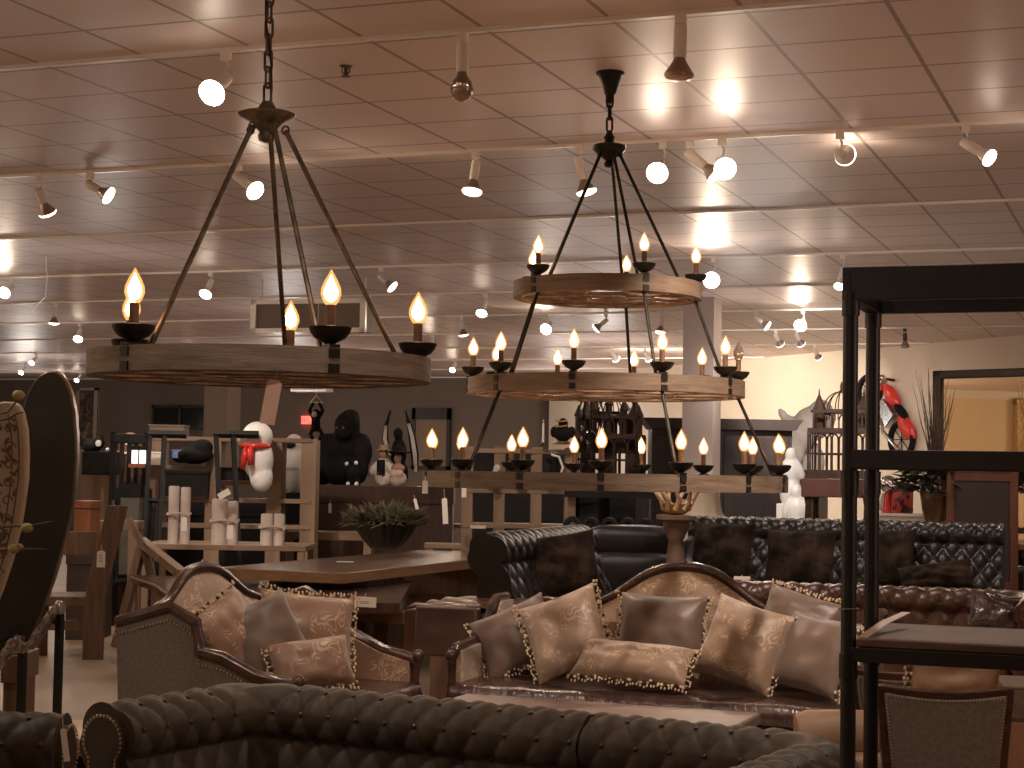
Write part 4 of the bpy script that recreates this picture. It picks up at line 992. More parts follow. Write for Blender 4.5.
# black carved horn chairs behind the recliner
p=at(628,520,16.8); zt=at(628,492,16.8).z
t=thing('carved_black_bench','black carved bench with scrolling back behind the recliner','bench',(p.x,p.y,0),R(10))
mb=MB(); mb.bx(-.62,.62,-.03,.03,.85,.95)
for k in range(7): 
    x=-.54+k*.18; mb.tube([(x+.075*math.cos(a),0,1.07+.11*math.sin(a)) for a in [2*PI*j/14 for j in range(14)]],.028,6,closed=True)
mb.bx(-.62,.62,-.03,.03,zt-.06,zt); mb.build('backrest',blackpaint,t); MB().bx(-.62,.62,-.5,.03,.42,.5).build('seat',blackpaint,t,bevel=.02)
for sx in (-1,1):
    for y in (-.46,0): MB().bx(sx*.58-.03,sx*.58+.03,y-.03,y+.03,0,.9 if y==0 else .44).build('leg',blackpaint,t)
# ------------------------------------------------------------------ tables
def tag_at(label,px,py,d,w,h,tilt=0,mt=None,lines=0,name='price_tag',depthoff=0,lay=False):
    p=at(px,py,d); t=thing(name,label,'tag',p,YAW+0*d)
    mb=MB(); hw,hh=w/2,h/2; c=min(w,h)*.22
    out=[(-hw,-hh),(hw,-hh),(hw,hh-c),(hw-c,hh),(-hw+c,hh),(-hw,hh-c)]
    if w>h: out=[(-hw,-hh),(hw,-hh),(hw,hh),(-hw,hh)]
    mb.X=T((0,0,0),(Rx(R(70)) if lay else Matrix.Identity(3))@Ry(R(tilt)))
    mb.prism(out,-.0015,.0015); mb.build('card',mt or paper,t,smooth=0)
    if lines:
        mb=MB(); mb.X=T((0,0,0),Ry(R(tilt)))
        for k in range(lines): mb.bx(-hw*.45,hw*.35,-.0026,-.0016,-hh*.1+k*h*.16-h*.1,-hh*.1+k*h*.16-h*.06)
        mb.build('print',ink,t,smooth=0)
    mb=MB(); mb.X=T((0,0,0),Ry(R(tilt))); mb.tube([(0,0,hh-.01),(0,.01,hh+h*.35)],.0015 if d<7 else .003,5); mb.build('string',cord,t)
    return t
# long slab dining table with the planter
a=atz(343,573,.85); b=atz(480,552,.85)
t=thing('long_slab_table','long thick brown slab table carrying the succulent bowl','table',(0,0,0))
x1=a.x; x0=a.x-1.12; y0=a.y; y1=a.y+4.0
MB().bx(x0,x1,y0,y1,.775,.85).build('table_top',[slab],t,bevel=.006)
MB().bx(x1-.001,x1+.012,y0,y1,.772,.846).build('raw_edge',slabedge,t,smooth=0); MB().bx(x0,x1+.012,y0-.012,y0+.001,.772,.846).build('raw_edge',slabedge,t,smooth=0)
for yy in (y0+.9,y1-.7): MB().bx(x0+.2,x1-.06,yy-.35,yy+.35,0,.775).build('pedestal',walnut,t,bevel=.01)
SLABX=(x0,x1,y0,y1)
# planter
p=atz(385,549,.85); p.z=.85
t=thing('succulent_bowl','black ribbed bowl of dusty green succulents on the long slab table','planter',p)
mb=MB(); rb=.30; rings=[]
for r_,z_ in ((.12,0),(.15,.015),(.22,.09),(.275,.17),(.305,.25),(.29,.255),(.24,.20)):
    rings.append([(r_*(1+.018*math.cos(20*q))*math.cos(q),r_*(1+.018*math.cos(20*q))*math.sin(q),z_) for q in [2*PI*k/80 for k in range(80)]])
mb.loft(rings); mb.build('bowl',M('black ribbed iron bowl',(.014,.011,.009),.4,.2,(.025,.02,.017),9),t,smooth=60)
mb=MB()
for k in range(900):
    q=rnd.uniform(0,2*PI); rr=.33*math.sqrt(rnd.random()); el=rnd.uniform(.5,1.7)-rr*2.6
    leafq(mb,(rr*math.cos(q),rr*math.sin(q),.23+rnd.uniform(0,.08)+.06*(1-rr/.33)),(math.cos(q+rnd.uniform(-.9,.9)),math.sin(q+rnd.uniform(-.9,.9)),el),rnd.uniform(.10,.19),.017)
mb.build('foliage',leaf,t,smooth=0)
p=atz(345,562,.85); tg=MB().bx(-.07,.07,-.035,.035,0,.002).build('price_card',paper,loc=(p.x,p.y,.851),rotz=.3); tag(tg,'small white card lying on the slab table before the planter','card')
# dark polished live-edge table in front of it, lower
t=thing('dark_dining_table','dark polished live-edge table behind the sideways settee','table',(0,0,0))
zt=.72; cs_=[atz(204,603,zt),atz(400,603,zt),atz(412,581,zt),atz(132,575,zt)]; edge=[]
for k in range(11):
    q=k/10; p=cs_[3].lerp(cs_[0],q); edge.append(Vector((p.x+.10*math.sin(q*7)*q*(1-q)*2,p.y,zt)))
pl=edge+[cs_[1],cs_[2]]
mb=MB(); mb.loft([[(p.x,p.y,zt-.07) for p in pl],[(p.x,p.y,zt) for p in pl]]); mb.build('table_top',dktable,t,smooth=20)
MB().tube([(p.x,p.y,zt-.02) for p in edge],.012,8).build('bark_edge',slabedge,t)
e0,e1=edge[1],edge[9]; mb=MB(); o_=Vector((.10,.02,0)); mb.loft([[Vector((p.x,p.y,0)) for p in (e0+o_,e1+o_,e1+o_*2,e0+o_*2)],[Vector((p.x,p.y,zt-.07)) for p in (e0+o_,e1+o_,e1+o_*2,e0+o_*2)]]); mb.build('slab_leg',walnut,t,smooth=0)
q=cs_[1].lerp(cs_[2],.5); MB().bx(q.x-1.1,q.x-.9,q.y-.6,q.y+.6,0,zt-.07).build('pedestal',blackpaint,t,bevel=.02)
tag_at('white price tag on the edge of the dark polished table beside the settee',365,602,atz(365,604,.72).dot(FW)-.05,.15,.068,2,lines=2)
# low slab bench right of loveseat
a=atz(405,617,.46); b=atz(470,598,.46)
t=thing('slab_bench','low thick timber bench between the dark table and the block-back chair','bench',(0,0,0))
zt=.55; x1=atz(403,612,zt).x; y0=atz(403,612,zt).y; x0=x1-1.2; y1=y0+1.9
MB().bx(x0,x1,y0,y1,zt-.09,zt).build('seat',slab,t,bevel=.006); MB().bx(x0,x1+.01,y0-.012,y0,zt-.09,zt-.004).build('raw_edge',slabedge,t,smooth=0)
for xx in (x0+.2,x1-.25):
    for yy in (y0+.2,y1-.2): MB().bx(xx-.06,xx+.06,yy-.06,yy+.06,0,zt-.09).build('leg',walnut,t,bevel=.004)
# oak work table with birch logs
z=.80; a=atz(143,543,z); 
pA=at(150,546,13.2); 
def oaktable(label,px0,px1,py,d,z,dep,rotz=0,th=.05,mt=None,leg=.03,name='oak_table',cat='table',stretcher=False):
    a=at(px0,py,d); b=at(px1,py,d); c=(a+b)/2; w=(b-a).length
    z=c.z if z is None else z
    t=thing(name,label,cat,(c.x,c.y,0),YAW+rotz)
    MB().bx(-w/2,w/2,0,dep,z-th,z).build('table_top' if cat=='table' else 'seat',mt or oakh,t,bevel=.004)
    for sx in (-1,1):
        for y in (.04,dep-.04): MB().bx(sx*(w/2-.05)-leg,sx*(w/2-.05)+leg,y-leg,y+leg,0,z-th).build('leg',oak,t)
    if stretcher: MB().bx(-w/2+.05,w/2-.05,dep/2-.02,dep/2+.02,z*.35,z*.35+.05).build('stretcher',oak,t)
    return t,z
t1,z1=oaktable('pale oak table carrying three pairs of birch logs',140,306,545,16.5,None,.9)
def logs(label,px,d,base,px_w,h):
    pass
def logat(label,px,pyb,pyt,d,wpx,group):
    p=at(px,pyb,d); h=(pyb-pyt)*d/FPX; r=wpx*d/FPX/2
    t=thing('birch_log',label,'log',(p.x,p.y,z1),0,group)
    rings=[]
    for k in range(7):
        z=h*k/6; rings.append([((r*(1+.05*noise.noise(Vector((q,z*4,px)))))*math.cos(q),(r*(1+.05*noise.noise(Vector((q,z*4,px)))))*math.sin(q),z) for q in [2*PI*j/20 for j in range(20)]])
    mb=MB(); mb.loft(rings); mb.build('bark',birch,t,smooth=50); MB().lathe([(r*.8,h),(r*.78,h+.004)],(0,0,0),18).build('cut_end',ghost,t)
    return p,r
LG=None
for px,w,top,lab in ((173,11,486,'taller pale birch log, first of the tied pair nearest the chair'),(184.5,10,487,'second birch log of the tall tied pair with a hanging tag'),(219,16,498,'thick birch log of the middle tied pair'),(232,11,500,'slim birch log behind the thick one in the middle pair'),(266.5,12.5,512,'short birch log of the last pair, closest to the thick pair'),(279,11,512,'short birch log of the last pair, closest to the planter')):
    logat(lab,px,543,top,16.6+.0,w,LG)
def ring_cord(label,px0,px1,py,d):
    a=at(px0,py,d); b=at(px1,py,d); c=(a+b)/2; w=(b-a).length/2
    mb=MB(); mb.tube([(w*1.06*math.cos(q),.09*math.sin(q),.01*math.sin(3*q)) for q in [2*PI*k/24 for k in range(24)]],.010,6,closed=True); mb.tube([(w*.9,-.09,0),(w*1.05,-.12,-.03),(w*1.2,-.10,.02)],.009,5)
    tag(mb.build('tie_cord',cord,loc=c,rotz=YAW),label,'cord')
ring_cord('pale cord tying the tall birch log pair',168,190,514,16.6); ring_cord('pale cord tying the middle birch log pair',211,238,521,16.6); ring_cord('pale cord tying the short birch log pair',260,285,527,16.6)
tag_at('small white tag hanging on the tall birch pair',184,524,16.3,.055,.13); tag_at('small white tag hanging on the thick middle birch pair',230,532,16.3,.06,.13); tag_at('white tag sticking up on top of the slim birch log',224,494,16.4,.12,.06,-30)
# wooden benches / stools behind
oaktable('low oak bench just behind the birch logs table, near the planter',285,372,532,19,None,.5,0,.09,oakh,.04,'oak_bench','bench')
oaktable('small oak stool behind the planter\'s rim',424,462,544,19,None,.4,0,.05,oakh,.03,'oak_stool','stool')
oaktable('long pale oak shelf table stretching behind the planter towards the scroll-back sofa',300,470,523,21,None,.5,0,.05,oakh,.035,'console_table','table')
oaktable('plain oak bench in front of the arched black chair',93,138,521,16.9,None,.3,0,.08,oakh,.04,'oak_bench','bench')
# oak display shelving (two units)
def oakunit(label,ups,shelves,d,pyt,pyb,wpx,dep=.38):
    a=at(ups[0],pyt,d); b=at(ups[-1],pyt,d); t=thing('oak_bookcase',label,'bookcase',(a.x,a.y,0),math.atan2(b.y-a.y,b.x-a.x))
    k=d/FPX; zt=a.z
    for u in ups:
        x=(u-ups[0])*k; hw=wpx*k/2; MB().bx(x-hw,x+hw,0,dep,0,zt).build('upright',oak,t,bevel=.003)
    for (u0,u1,py) in shelves:
        z=at(ups[0],py,d).z; MB().bx((u0-ups[0])*k,(u1-ups[0])*k,-.01,dep,z-.045,z).build('shelf_board',oakh,t,bevel=.003)
    return t
oakunit('open pale oak bookcase holding dark boxes, below the single chandelier ring',[155,214,275,309],[(150,312,436),(150,214,465),(214,275,466),(214,275,480),(150,312,497),(150,312,523)],18.5,436,560,15)
oakunit('second open oak bookcase right under the lowest chandelier ring',[468,500,537,571],[(464,576,448),(464,576,523),(464,576,488)],17.0,446,560,11)
def box_at(name,label,cat,px0,py0,px1,py1,d,mt,dep=.3,floor=False,lid=None,rotz=YAW):
    a=at(px0,py1,d); b=at(px1,py0,d); c=(a+b)/2; w=(px1-px0)*d/FPX; z0=0 if floor else a.z; z1=b.z
    t=thing(name,label,cat,(c.x,c.y,z0),rotz); h=z1-z0
    MB().bx(-w/2,w/2,0,dep,0,h*.86).build('body',mt,t,bevel=.006); MB().bx(-w/2-.01,w/2+.01,-.01,dep+.01,h*.86,h).build('lid' if not floor else 'top',lid or mt,t,bevel=.006)
    return t
box_at('storage_box','wide black storage box in the oak bookcase behind the birch logs','box',165,471,208,496,18.4,blackpaint)
box_at('storage_box','black box on the bookcase shelf under the white scarfed statue','box',221,468,268,480,18.4,blackpaint)
box_at('carton','pale tan carton standing on top of the oak bookcase','box',149,425,184,436,18.6,M('tan carton',(.20,.145,.10),.8,0,(.22,.16,.115),5))
t=statue('slumped black bag on the oak bookcase\'s top compartment',194,455,18.4,'black_bag',gorm,[(0,0,0,(.22,.14,.10)),(.10,0,.08,(.12,.1,.09)),(-.16,0,-.02,(.1,.1,.07))],cat='bag',vox=.02)
box_at('blue_box','small blue glossy package beside the black bag','package',172,450,184,458,18.35,M('light blue print',(.10,.22,.5),.4,0,(.3,.4,.6),12),.12)
box_at('white_packet','tiny white packet in the bookcase left compartment','package',150,452,162,465,18.35,paper,.1)
box_at('black_cabinet','tall black cabinet standing behind the second oak bookcase','cabinet',467,452,566,560,19.2,blackpaint,.5,True)
box_at('black_chest','low black chest behind the first oak bookcase and the birch logs','chest',150,503,312,560,20.2,blackpaint,.5,True)
# black leaning ladder frames
def ladder(label,p0,p1,w,d,py_b):
    a=at(p0[0],p0[1],d); b=at(p1[0],p1[1],d-.7); r_=Vector((RT.x,RT.y,0))*w
    t=thing('black_ladder_frame',label,'frame',(0,0,0))
    bb=Vector((b.x,b.y,0)); 
    for off in (Vector((0,0,0)),r_*.42): MB().tube([a+off,bb+off],.030,4).build('side_rail',blackpaint,t,smooth=0)
    mb=MB(); 
    MB().tube([a-r_*.05,a+r_*1.05],.04,4).build('top_bar',blackpaint,t,smooth=0)
    for k in (.35,.6,.85): q=a.lerp(bb,k); MB().tube([q,q+r_*.42],.022,4).build('rung',blackpaint,t,smooth=0)
ladder('black leaning frame in front of the bookcase near the white scarfed statue',(216,434),(227,560),.42,18.0,560)
ladder('black leaning frame beside the black high-back chair',(150,434),(140,560),.36,18.0,560)
# white scarfed statue and grey ghostly one
t=statue('white rounded statue with a red scarf on the oak bookcase',257,448,18.2,'white_scarf_statue',whitepl,[(0,0,.12,(.17,.15,.16)),(-.06,-.08,.08,(.12,.1,.10)),(.02,0,-.12,(.17,.14,.22)),(.06,0,-.3,(.13,.11,.16))],vox=.02)
mb=MB(); mb.tube([(.14*math.cos(q),-.03+.14*math.sin(q),.02) for q in [2*PI*k/20 for k in range(20)]],.028,8,closed=True); mb.tube([(-.03,-.16,.01),(-.04,-.19,-.10),(-.06,-.18,-.22)],[.03,.035,.03],8); mb.tube([(.02,-.16,.01),(.03,-.19,-.08),(.03,-.18,-.18)],[.03,.035,.03],8); mb.build('scarf',redm,t,smooth=180)
mb=MB(); mb.ball((-.10,-.20,.14),.02,8); mb.ball((-.01,-.21,.15),.015,8); mb.build('face_mark',gorm,t)
t=statue('grey-white plaster figure standing between two oak uprights',294,455,19.5,'plaster_figure',ghost,[(0,0,.12,(.11,.1,.12)),(0,0,-.06,(.12,.1,.2)),(.02,0,-.28,(.11,.1,.2)),(-.1,-.02,-.05,(.05,.05,.12),Ry(R(30)))],vox=.02)
MB().ball((.0,-.1,.13),(.07,.03,.06),10).build('dark_visor',gorm,t)
zz=at(294,455,19.5).z; MB().bx(-.14,.14,-.12,.12,-zz,-.42).build('plinth',blackpaint,t)
# gorilla
SB=at(383,487,20.0).z
zz=at(352,478,19.5).z
t=statue('large black gorilla statue seated on a dark cabinet beyond the planter',347,455,20.4,'gorilla_statue',gorm,[(.02,-.05,.30,(.16,.17,.17)),(.02,-.16,.22,(.11,.1,.10)),(.02,.02,.40,(.12,.12,.1)),(-.05,.05,.03,(.30,.2,.24)),(-.27,-.02,-.02,(.12,.13,.24)),(.22,-.05,.0,(.12,.13,.22)),(-.28,-.08,-.22,(.10,.11,.20)),(.22,-.10,-.20,(.10,.11,.18)),(-.04,.02,-.22,(.30,.22,.2))],vox=.025)
t.location.z=SB+.405
mb=MB(); mb.ball((-.02,-.24,.27),.016,8); mb.ball((.06,-.24,.27),.016,8); mb.build('eye',brass,t)
box_at('dark_sideboard','long dark sideboard under the gorilla statue and the winged figure','sideboard',315,487,452,560,20.0,M('very dark walnut',(.035,.016,.010),.4,0,(.06,.028,.018),6,kind='wood',stretch=(3,3,.4)),.6,True)
# small dark figure with white hands before gorilla
t=statue('little dark figurine with white gloves in front of the gorilla',354,470,20.12,'dark_figurine',gorm,[(0,0,.08,(.07,.06,.07)),(0,0,-.05,(.09,.07,.11)),(-.04,0,-.16,(.04,.04,.06)),(.05,0,-.16,(.04,.04,.06))],cat='figurine',vox=.014)
t.location.z=SB+.21
mb=MB(); [mb.ball(q,.026,8) for q in ((-.06,-.07,.05),(.06,-.07,.06),(-.05,-.05,-.18),(.06,-.05,-.18))]; mb.build('white_glove',whitepl,t)
# chef / sailor figure
t=statue('half figure in a white shirt and flat hat beside the gorilla',384,462,20.3,'hatted_figure',M('white shirt paint',(.6,.52,.44),.6),[(0,0,.0,(.12,.08,.11)),(-.11,-.04,-.03,(.05,.05,.10),Ry(R(35))),(.12,-.04,-.02,(.05,.05,.12),Ry(R(-30))),(0,0,-.14,(.11,.08,.1))],vox=.016)
t.location.z=SB+.235
MB().ball((0,-.01,.15),(.055,.055,.065),12).build('head',skin,t); MB().lathe([(.11,.19),(.11,.2),(.06,.205),(.06,.25),(.05,.255)],(0,0,0),18).build('hat',M('straw hat',(.3,.2,.11),.7),t); MB().bx(-.05,.05,-.10,-.07,-.1,.08).build('apron',gorm,t,bevel=.01)
# bust with hat
t=statue('painted bust of a woman with dark hat before the wings',398,470,20.15,'painted_bust',M('cream bodice',(.55,.42,.32),.6),[(0,0,-.12,(.11,.08,.1)),(-.03,-.05,-.06,(.05,.05,.05)),(.04,-.05,-.06,(.05,.05,.05))],vox=.014)
t.location.z=SB+.215
mb=MB(); mb.ball((0,-.01,.12),(.05,.05,.065),12); mb.ball((0,0,.0),(.09,.06,.06),12); mb.cyl((0,0,0),(0,0,.1),.03); mb.build('head',skin,t,remesh=.012)
mb=MB(); mb.lathe([(.15,.18),(.16,.19),(.08,.2),(.06,.25),(.02,.27)],(0,0,0),18); mb.ball((0,.03,.1),(.075,.05,.10),10); mb.build('hat',gorm,t)
# winged statue
p=at(397,455,20.45); p.z=SB+.405; t=thing('winged_statue','dark winged statue with two tall curved pale-lined wings','statue',p)
mb=MB(); mb.ball((0,.05,-.02),(.10,.09,.2),12); mb.ball((0,.02,.22),(.06,.06,.075),12); mb.ball((0,.05,-.25),(.13,.1,.16),12); mb.build('body',gorm,t,remesh=.016)
k_=20.45/FPX
for wp,wd in ((((386.5,413),(382,428),(381,442),(386,458),(392,470)),(1,5,7,7,3)),(((403,413),(407,426),(411,440),(414,456),(416,474)),(1,5,8,9,5))):
    L_=[];F_=[]
    for (px,py),w_ in zip(wp,wd):
        x=(px-397)*k_; z=(455-py)*k_; w2=w_*k_/2; L_.append([(x-w2,.06,z),(x,.035,z),(x+w2,.06,z),(x,.09,z)]); F_.append((x+w2*.2,.03,z))
    mb=MB(); mb.loft(L_); w1=mb.build('wing',gorm,t,smooth=60)
    mb=MB()
    for o_ in (-.4,.1,.6): mb.tube([(x+o_*.03,.03,z) for x,y,z in F_[1:]],[.004,.010,.012,.006],6)
    mb.build('feather_edge',ghost,w1)

# hanging monkey
p=at(316,418,17); t=thing('hanging_monkey','black monkey figure hanging by its arms from a white wire hanger','figure',p)
mb=MB(); mb.ball((0,0,.04),(.045,.045,.05),10); mb.ball((0,0,-.06),(.05,.045,.08),10); mb.tube([(-.03,0,0),(-.075,0,.07),(-.03,0,.15)],.02,8); mb.tube([(.03,0,0),(.075,0,.07),(.03,0,.15)],.02,8); mb.tube([(-.03,0,-.1),(-.06,0,-.16),(-.02,-.03,-.2)],.022,8); mb.tube([(.03,0,-.1),(.07,0,-.15),(.06,-.03,-.22)],.022,8); mb.build('body',gorm,t,remesh=.011)
MB().ball((0,-.04,.035),(.03,.02,.03),10).build('face',ghost,t)
mb=MB(); mb.tube([(-.07,0,.15),(.07,0,.15),(0,0,.22),(-.07,0,.15)],.006,6); mb.tube([(0,0,.22),(0,0,CZ-p.z)],.003,5); mb.build('wire_hanger',whitepl,t)

# left clutter: cabinet, cat, round brown figure, lantern, black chair
box_at('oak_cabinet','brown oak cabinet at the left with small figures on its dark top','cabinet',82,452,116,540,18.8,M('dull oak',(.13,.075,.042),.6,0,(.18,.105,.06),5,kind='wood',stretch=(4,4,.4)),.5,True,blackpaint) if False else box_at('oak_cabinet','brown oak cabinet with dark top, behind the dark pointed board','cabinet',82,452,116,540,18.8,M('dull oak',(.13,.075,.042),.6,0,(.18,.105,.06),5,kind='wood',stretch=(4,4,.4)),.5,True,blackpaint)
t=statue('black cat-like figure with a round white eye on the oak cabinet',92,447,19.0,'black_animal_figure',gorm,[(0,0,0,(.11,.08,.08)),(.09,0,.05,(.07,.06,.07)),(-.06,0,.06,(.05,.03,.05)),(.12,0,.12,(.025,.02,.04))],cat='figurine',vox=.014)
MB().lathe([(.036,0),(.036,.012),(.02,.016)],(.12,-.05,.04),14,(0,-1,0)).build('eye',whitepl,t)
t=statue('brown round-headed figure with white icing marks behind the black chair',122,458,19.2,'gingerbread_figure',M('gingerbread brown',(.20,.09,.045),.6,0,(.24,.11,.06),9),[(.10,0,.14,(.15,.06,.15)),(0,0,-.06,(.2,.06,.15)),(-.17,0,.0,(.08,.05,.07)),(.0,0,-.2,(.18,.06,.1))],cat='figure',vox=.02)
mb=MB(); mb.tube([(.12+.035*math.cos(q),-.07,.18+.035*math.sin(q)) for q in [2*PI*k/14 for k in range(14)]],.012,6,closed=True); [mb.ball((-.15,-.06,-.05+.07*k),.022,8) for k in range(3)]; mb.tube([(.05,-.07,.06),(.10,-.075,.05),(.15,-.07,.07)],.012,6); mb.build('icing_mark',whitepl,t)
p=at(140,456,18.0); t=thing('paper_lantern','small lit cream lantern box with black top behind the black chair','lantern',p,YAW)
MB().bx(-.085,.085,-.06,.06,-.08,.06).build('panel',lanternm,t,bevel=.01); MB().bx(-.095,.095,-.07,.07,.06,.10).build('cap',blackpaint,t); mb=MB(); [mb.bx(x-.006,x+.006,-.066,-.058,-.08,.06) for x in (-.08,0,.08)]; mb.build('frame',blackpaint,t); MB().bx(-.1,.1,-.08,.08,-.12,-.08).build('base',redwood,t)
box_at('shelf_table','dark narrow table carrying the lantern and brown figure','table',119,474,152,540,19.4,M('dim brown',(.06,.035,.022),.6,0,(.08,.045,.03),6),.5,True)
# black chair with curved back
p=at(127,500,18.3); zt=at(127,432,18.3).z
t=thing('black_slat_chair','black tall slat-back chair behind the leaning walnut plank','chair',(p.x,p.y,0),YAW+R(25))
for s in (-1,1): MB().tube([(s*.17,0,0),(s*.17,.0,.5),(s*.17,-.05,zt)],[.03,.032,.028],4).build('back_post',blackpaint,t,smooth=0)
mb=MB(); [mb.bx(-.15+k*.075-.02,-.15+k*.075+.02,-.05,-.02,.62,zt-.1) for k in range(4)]; mb.build('back_slat',blackpaint,t)
MB().bx(-.2,.2,-.07,-.01,zt-.12,zt-.02).build('top_rail',blackpaint,t,bevel=.01); MB().bx(-.2,.2,0,.42,.43,.48).build('seat',blackpaint,t,bevel=.01)
for s in (-1,1): MB().bx(s*.17-.02,s*.17+.02,.37,.41,0,.43).build('leg',blackpaint,t)
p=at(134,500,18.1); zt=at(134,483,18.1).z
t=thing('arched_black_chair','black armchair with an arched back and grey panel, in front of the slat chair','chair',(p.x,p.y,0),YAW+R(12))
out=[(-.17,zt-.05)]+[(-.17+.34*k/16,zt-.05+.05*math.sin(PI*k/16)) for k in range(17)]+[(.17,zt-.05),(.17,zt-.14),(-.17,zt-.14)]
MB().prism(out,-.03,.03).build('top_rail',blackpaint,t,smooth=25)
for s in (-1,1): MB().bx(s*.16-.025,s*.16+.025,-.03,.03,0,zt-.06).build('back_post',blackpaint,t); MB().tube([(s*.18,0,zt-.18),(s*.21,-.12,zt-.20),(s*.20,-.32,zt-.30),(s*.18,-.34,.0)],.022,8).build('arm',blackpaint,t)
MB().bx(-.14,.14,-.015,.015,.5,zt-.13).build('back_panel',M('grey green panel',(.10,.085,.065),.6,0,(.13,.11,.085),5),t); MB().bx(-.2,.2,-.38,.03,.4,.46).build('seat',blackpaint,t,bevel=.02)
# leaning walnut plank with tag + reddish chest + timber frames
a=at(112,505,14.8); b=at(93,655,14.6)
t=thing('plank_chair','rustic walnut chair with a tall leaning plank post and white tag, beyond the black stand','chair',(b.x,b.y,0),YAW+R(10))
zt=a.z
for x0_,y0_,hw_,f_ in ((0,0,.085,1),(-.46,.35,.06,.93)):
    rings=[]
    for k in range(9):
        q=k/8; z=zt*f_*q; x=x0_+.17*max(0,(q-.40))/.60; rings.append([(x-hw_,y0_-.04,z),(x+hw_,y0_-.04,z),(x+hw_,y0_+.04,z),(x-hw_,y0_+.04,z)])
    mb=MB(); mb.loft(rings); mb.build('back_post',walnut,t,smooth=20,bevel=.004)
MB().bx(-.58,.0,-.02,.6,.44,.52).build('seat',walnut,t,bevel=.005); MB().bx(-.56,.0,.0,.05,.24,.32).build('stretcher',walnut,t); MB().bx(-.48,.1,.30,.35,.85,1.05).build('back_slat',walnut,t)
for x in (-.52,-.06): MB().bx(x-.04,x+.04,.52,.6,0,.44).build('leg',walnut,t)
tag_at('white price tag with dark writing hung on the walnut plank chair',101,559,14.2,.068,.135,lines=3)
box_at('cherry_chest','reddish cherry wood panel chest standing behind the pointed board','chest',74,501,90,556,16.3,redwood,.4,False)
box_at('dark_crate','dark brown crate under the cherry chest','crate',66,553,100,640,16.2,M('dark crate brown',(.035,.02,.013),.6,0,(.055,.032,.021),6,kind='wood',stretch=(.4,3,3)),.5,True)
# slanted A-frame timber desk
a=at(141,541,15.6); b=at(182,574,14.6)
t=thing('trestle_frame','slanting timber trestle in front of the birch log table','trestle',(0,0,0))
def beam(p,q,w,h,nm,mt): 
    d=(q-p); L_=d.length; u=d.normalized(); s=u.cross(Vector((0,0,1))).normalized()*w/2; v=s.cross(u).normalized()*h/2
    MB().loft([[p-s-v,p+s-v,p+s+v,p-s+v],[q-s-v,q+s-v,q+s+v,q-s+v]]).build(nm,mt,t,smooth=0)
beam(a,b,.08,.07,'top_rail',oak); 
for q in (0.05,.95):
    pt=a.lerp(b,q); beam(pt,Vector((pt.x-.25,pt.y,0)),.07,.07,'leg',walnut); beam(pt,Vector((pt.x+.25,pt.y+.1,0)),.07,.07,'leg',walnut)
a2=at(128,518,15.3); beam(a2,at(143,545,15.3),.05,.05,'brace',oak)
# ------------------------------------------------------------------ tall boards on the left
def oval(label,name,d,pts_l,pts_r,mt,edge,thick,rotz,cat='board'):
    """outline from half-width samples (v along height)"""
    return None
def pointed_board(label,px_c,rows,d,mt,edge,lean,th,name,edgew=.02):
    # rows: (py, px_left, px_right)
    k=d/FPX; p=at(px_c-10,rows[-1][0],d); base=p.z
    t=thing(name,label,'board',(p.x,p.y,base),YAW)
    def outl(ins): 
        L_=[((l-px_c)*k+ins,(rows[-1][0]-py)*k) for py,l,r in rows]; Rr=[((r-px_c)*k-ins,(rows[-1][0]-py)*k) for py,l,r in rows]
        top=L_[0]; 
        return Rr[::-1]+L_
    o1=outl(0); mb=MB(); mb.prism([(x,z-(.0)) for x,z in o1],0,th); mb.X=Matrix.Identity(4); e=mb.build('rim',edge,t,smooth=30,bevel=.006)
    o2=[(x*.0+(x-edgew if x>(rows[-1][1]-px_c)*k else x),z) for x,z in o1]
    mb=MB(); mb.prism([(x*(1-edgew),z*.992) for x,z in o1],-.012,.0); mb.build('face',mt,t,smooth=30)
    return t
rows=[(372,50,58),(376,42,64),(384,35,69),(396,29,74),(412,25,77.5),(435,21,80),(460,19,81),(490,17,79.5),(520,14,75),(550,10,69),(580,5,61),(610,-2,50),(640,-10,38),(655,-16,28)]
t=pointed_board('tall dark lacquered board with pointed top and worn gilt edge',50,rows,6.75,boardm,goldedge,0,.05,'pointed_board',.05)
rows=[(403,4,14),(406,-4,20),(414,-12,24.5),(430,-22,28.5),(455,-30,30.5),(480,-34,30.5),(505,-36,28),(530,-37,24.5),(560,-38,18),(590,-40,9),(615,-44,0),(640,-48,-10),(660,-54,-22)]
t=pointed_board('cream oval board carved with dark vines, in front of the dark pointed board',-4,rows,6.45,creamm,M('cream rim',(.50,.38,.27),.6,0,(.58,.45,.33),8),0,.045,'carved_board',.10)
k=6.45/FPX
mb=MB()
def rl(py): 
    for (a,l,r),(b,l2,r2) in zip(rows,rows[1:]):
        if a<=py<=b: q=(py-a)/(b-a); return r+(r2-r)*q,l+(l2-l)*q
    return rows[-1][2],rows[-1][1]
for ins in (7,14):
    pts=[]
    for py in range(416,600,8):
        r,l=rl(py); pts.append(((r-ins+4)*k,-.014,(660-py)*k))
    pts=[((l_+ins)*k,-.014,(660-py)*k) for py in (430,) for l_ in ()]+pts
    mb.tube([(x,y,z) for x,y,z in pts],.003,5)
rr=random.Random(4)
for n_ in range(60):
    py=rr.uniform(420,600); r,l=rl(py); x=rr.uniform(2,max(4,r-4+4))*k if False else (rr.uniform(-2,max(0,r-8))+4)*k; z=(660-py)*k
    mb.ball((x,-.013,z),(.006,.003,.016),6,Ry(rr.uniform(-1.2,1.2)))
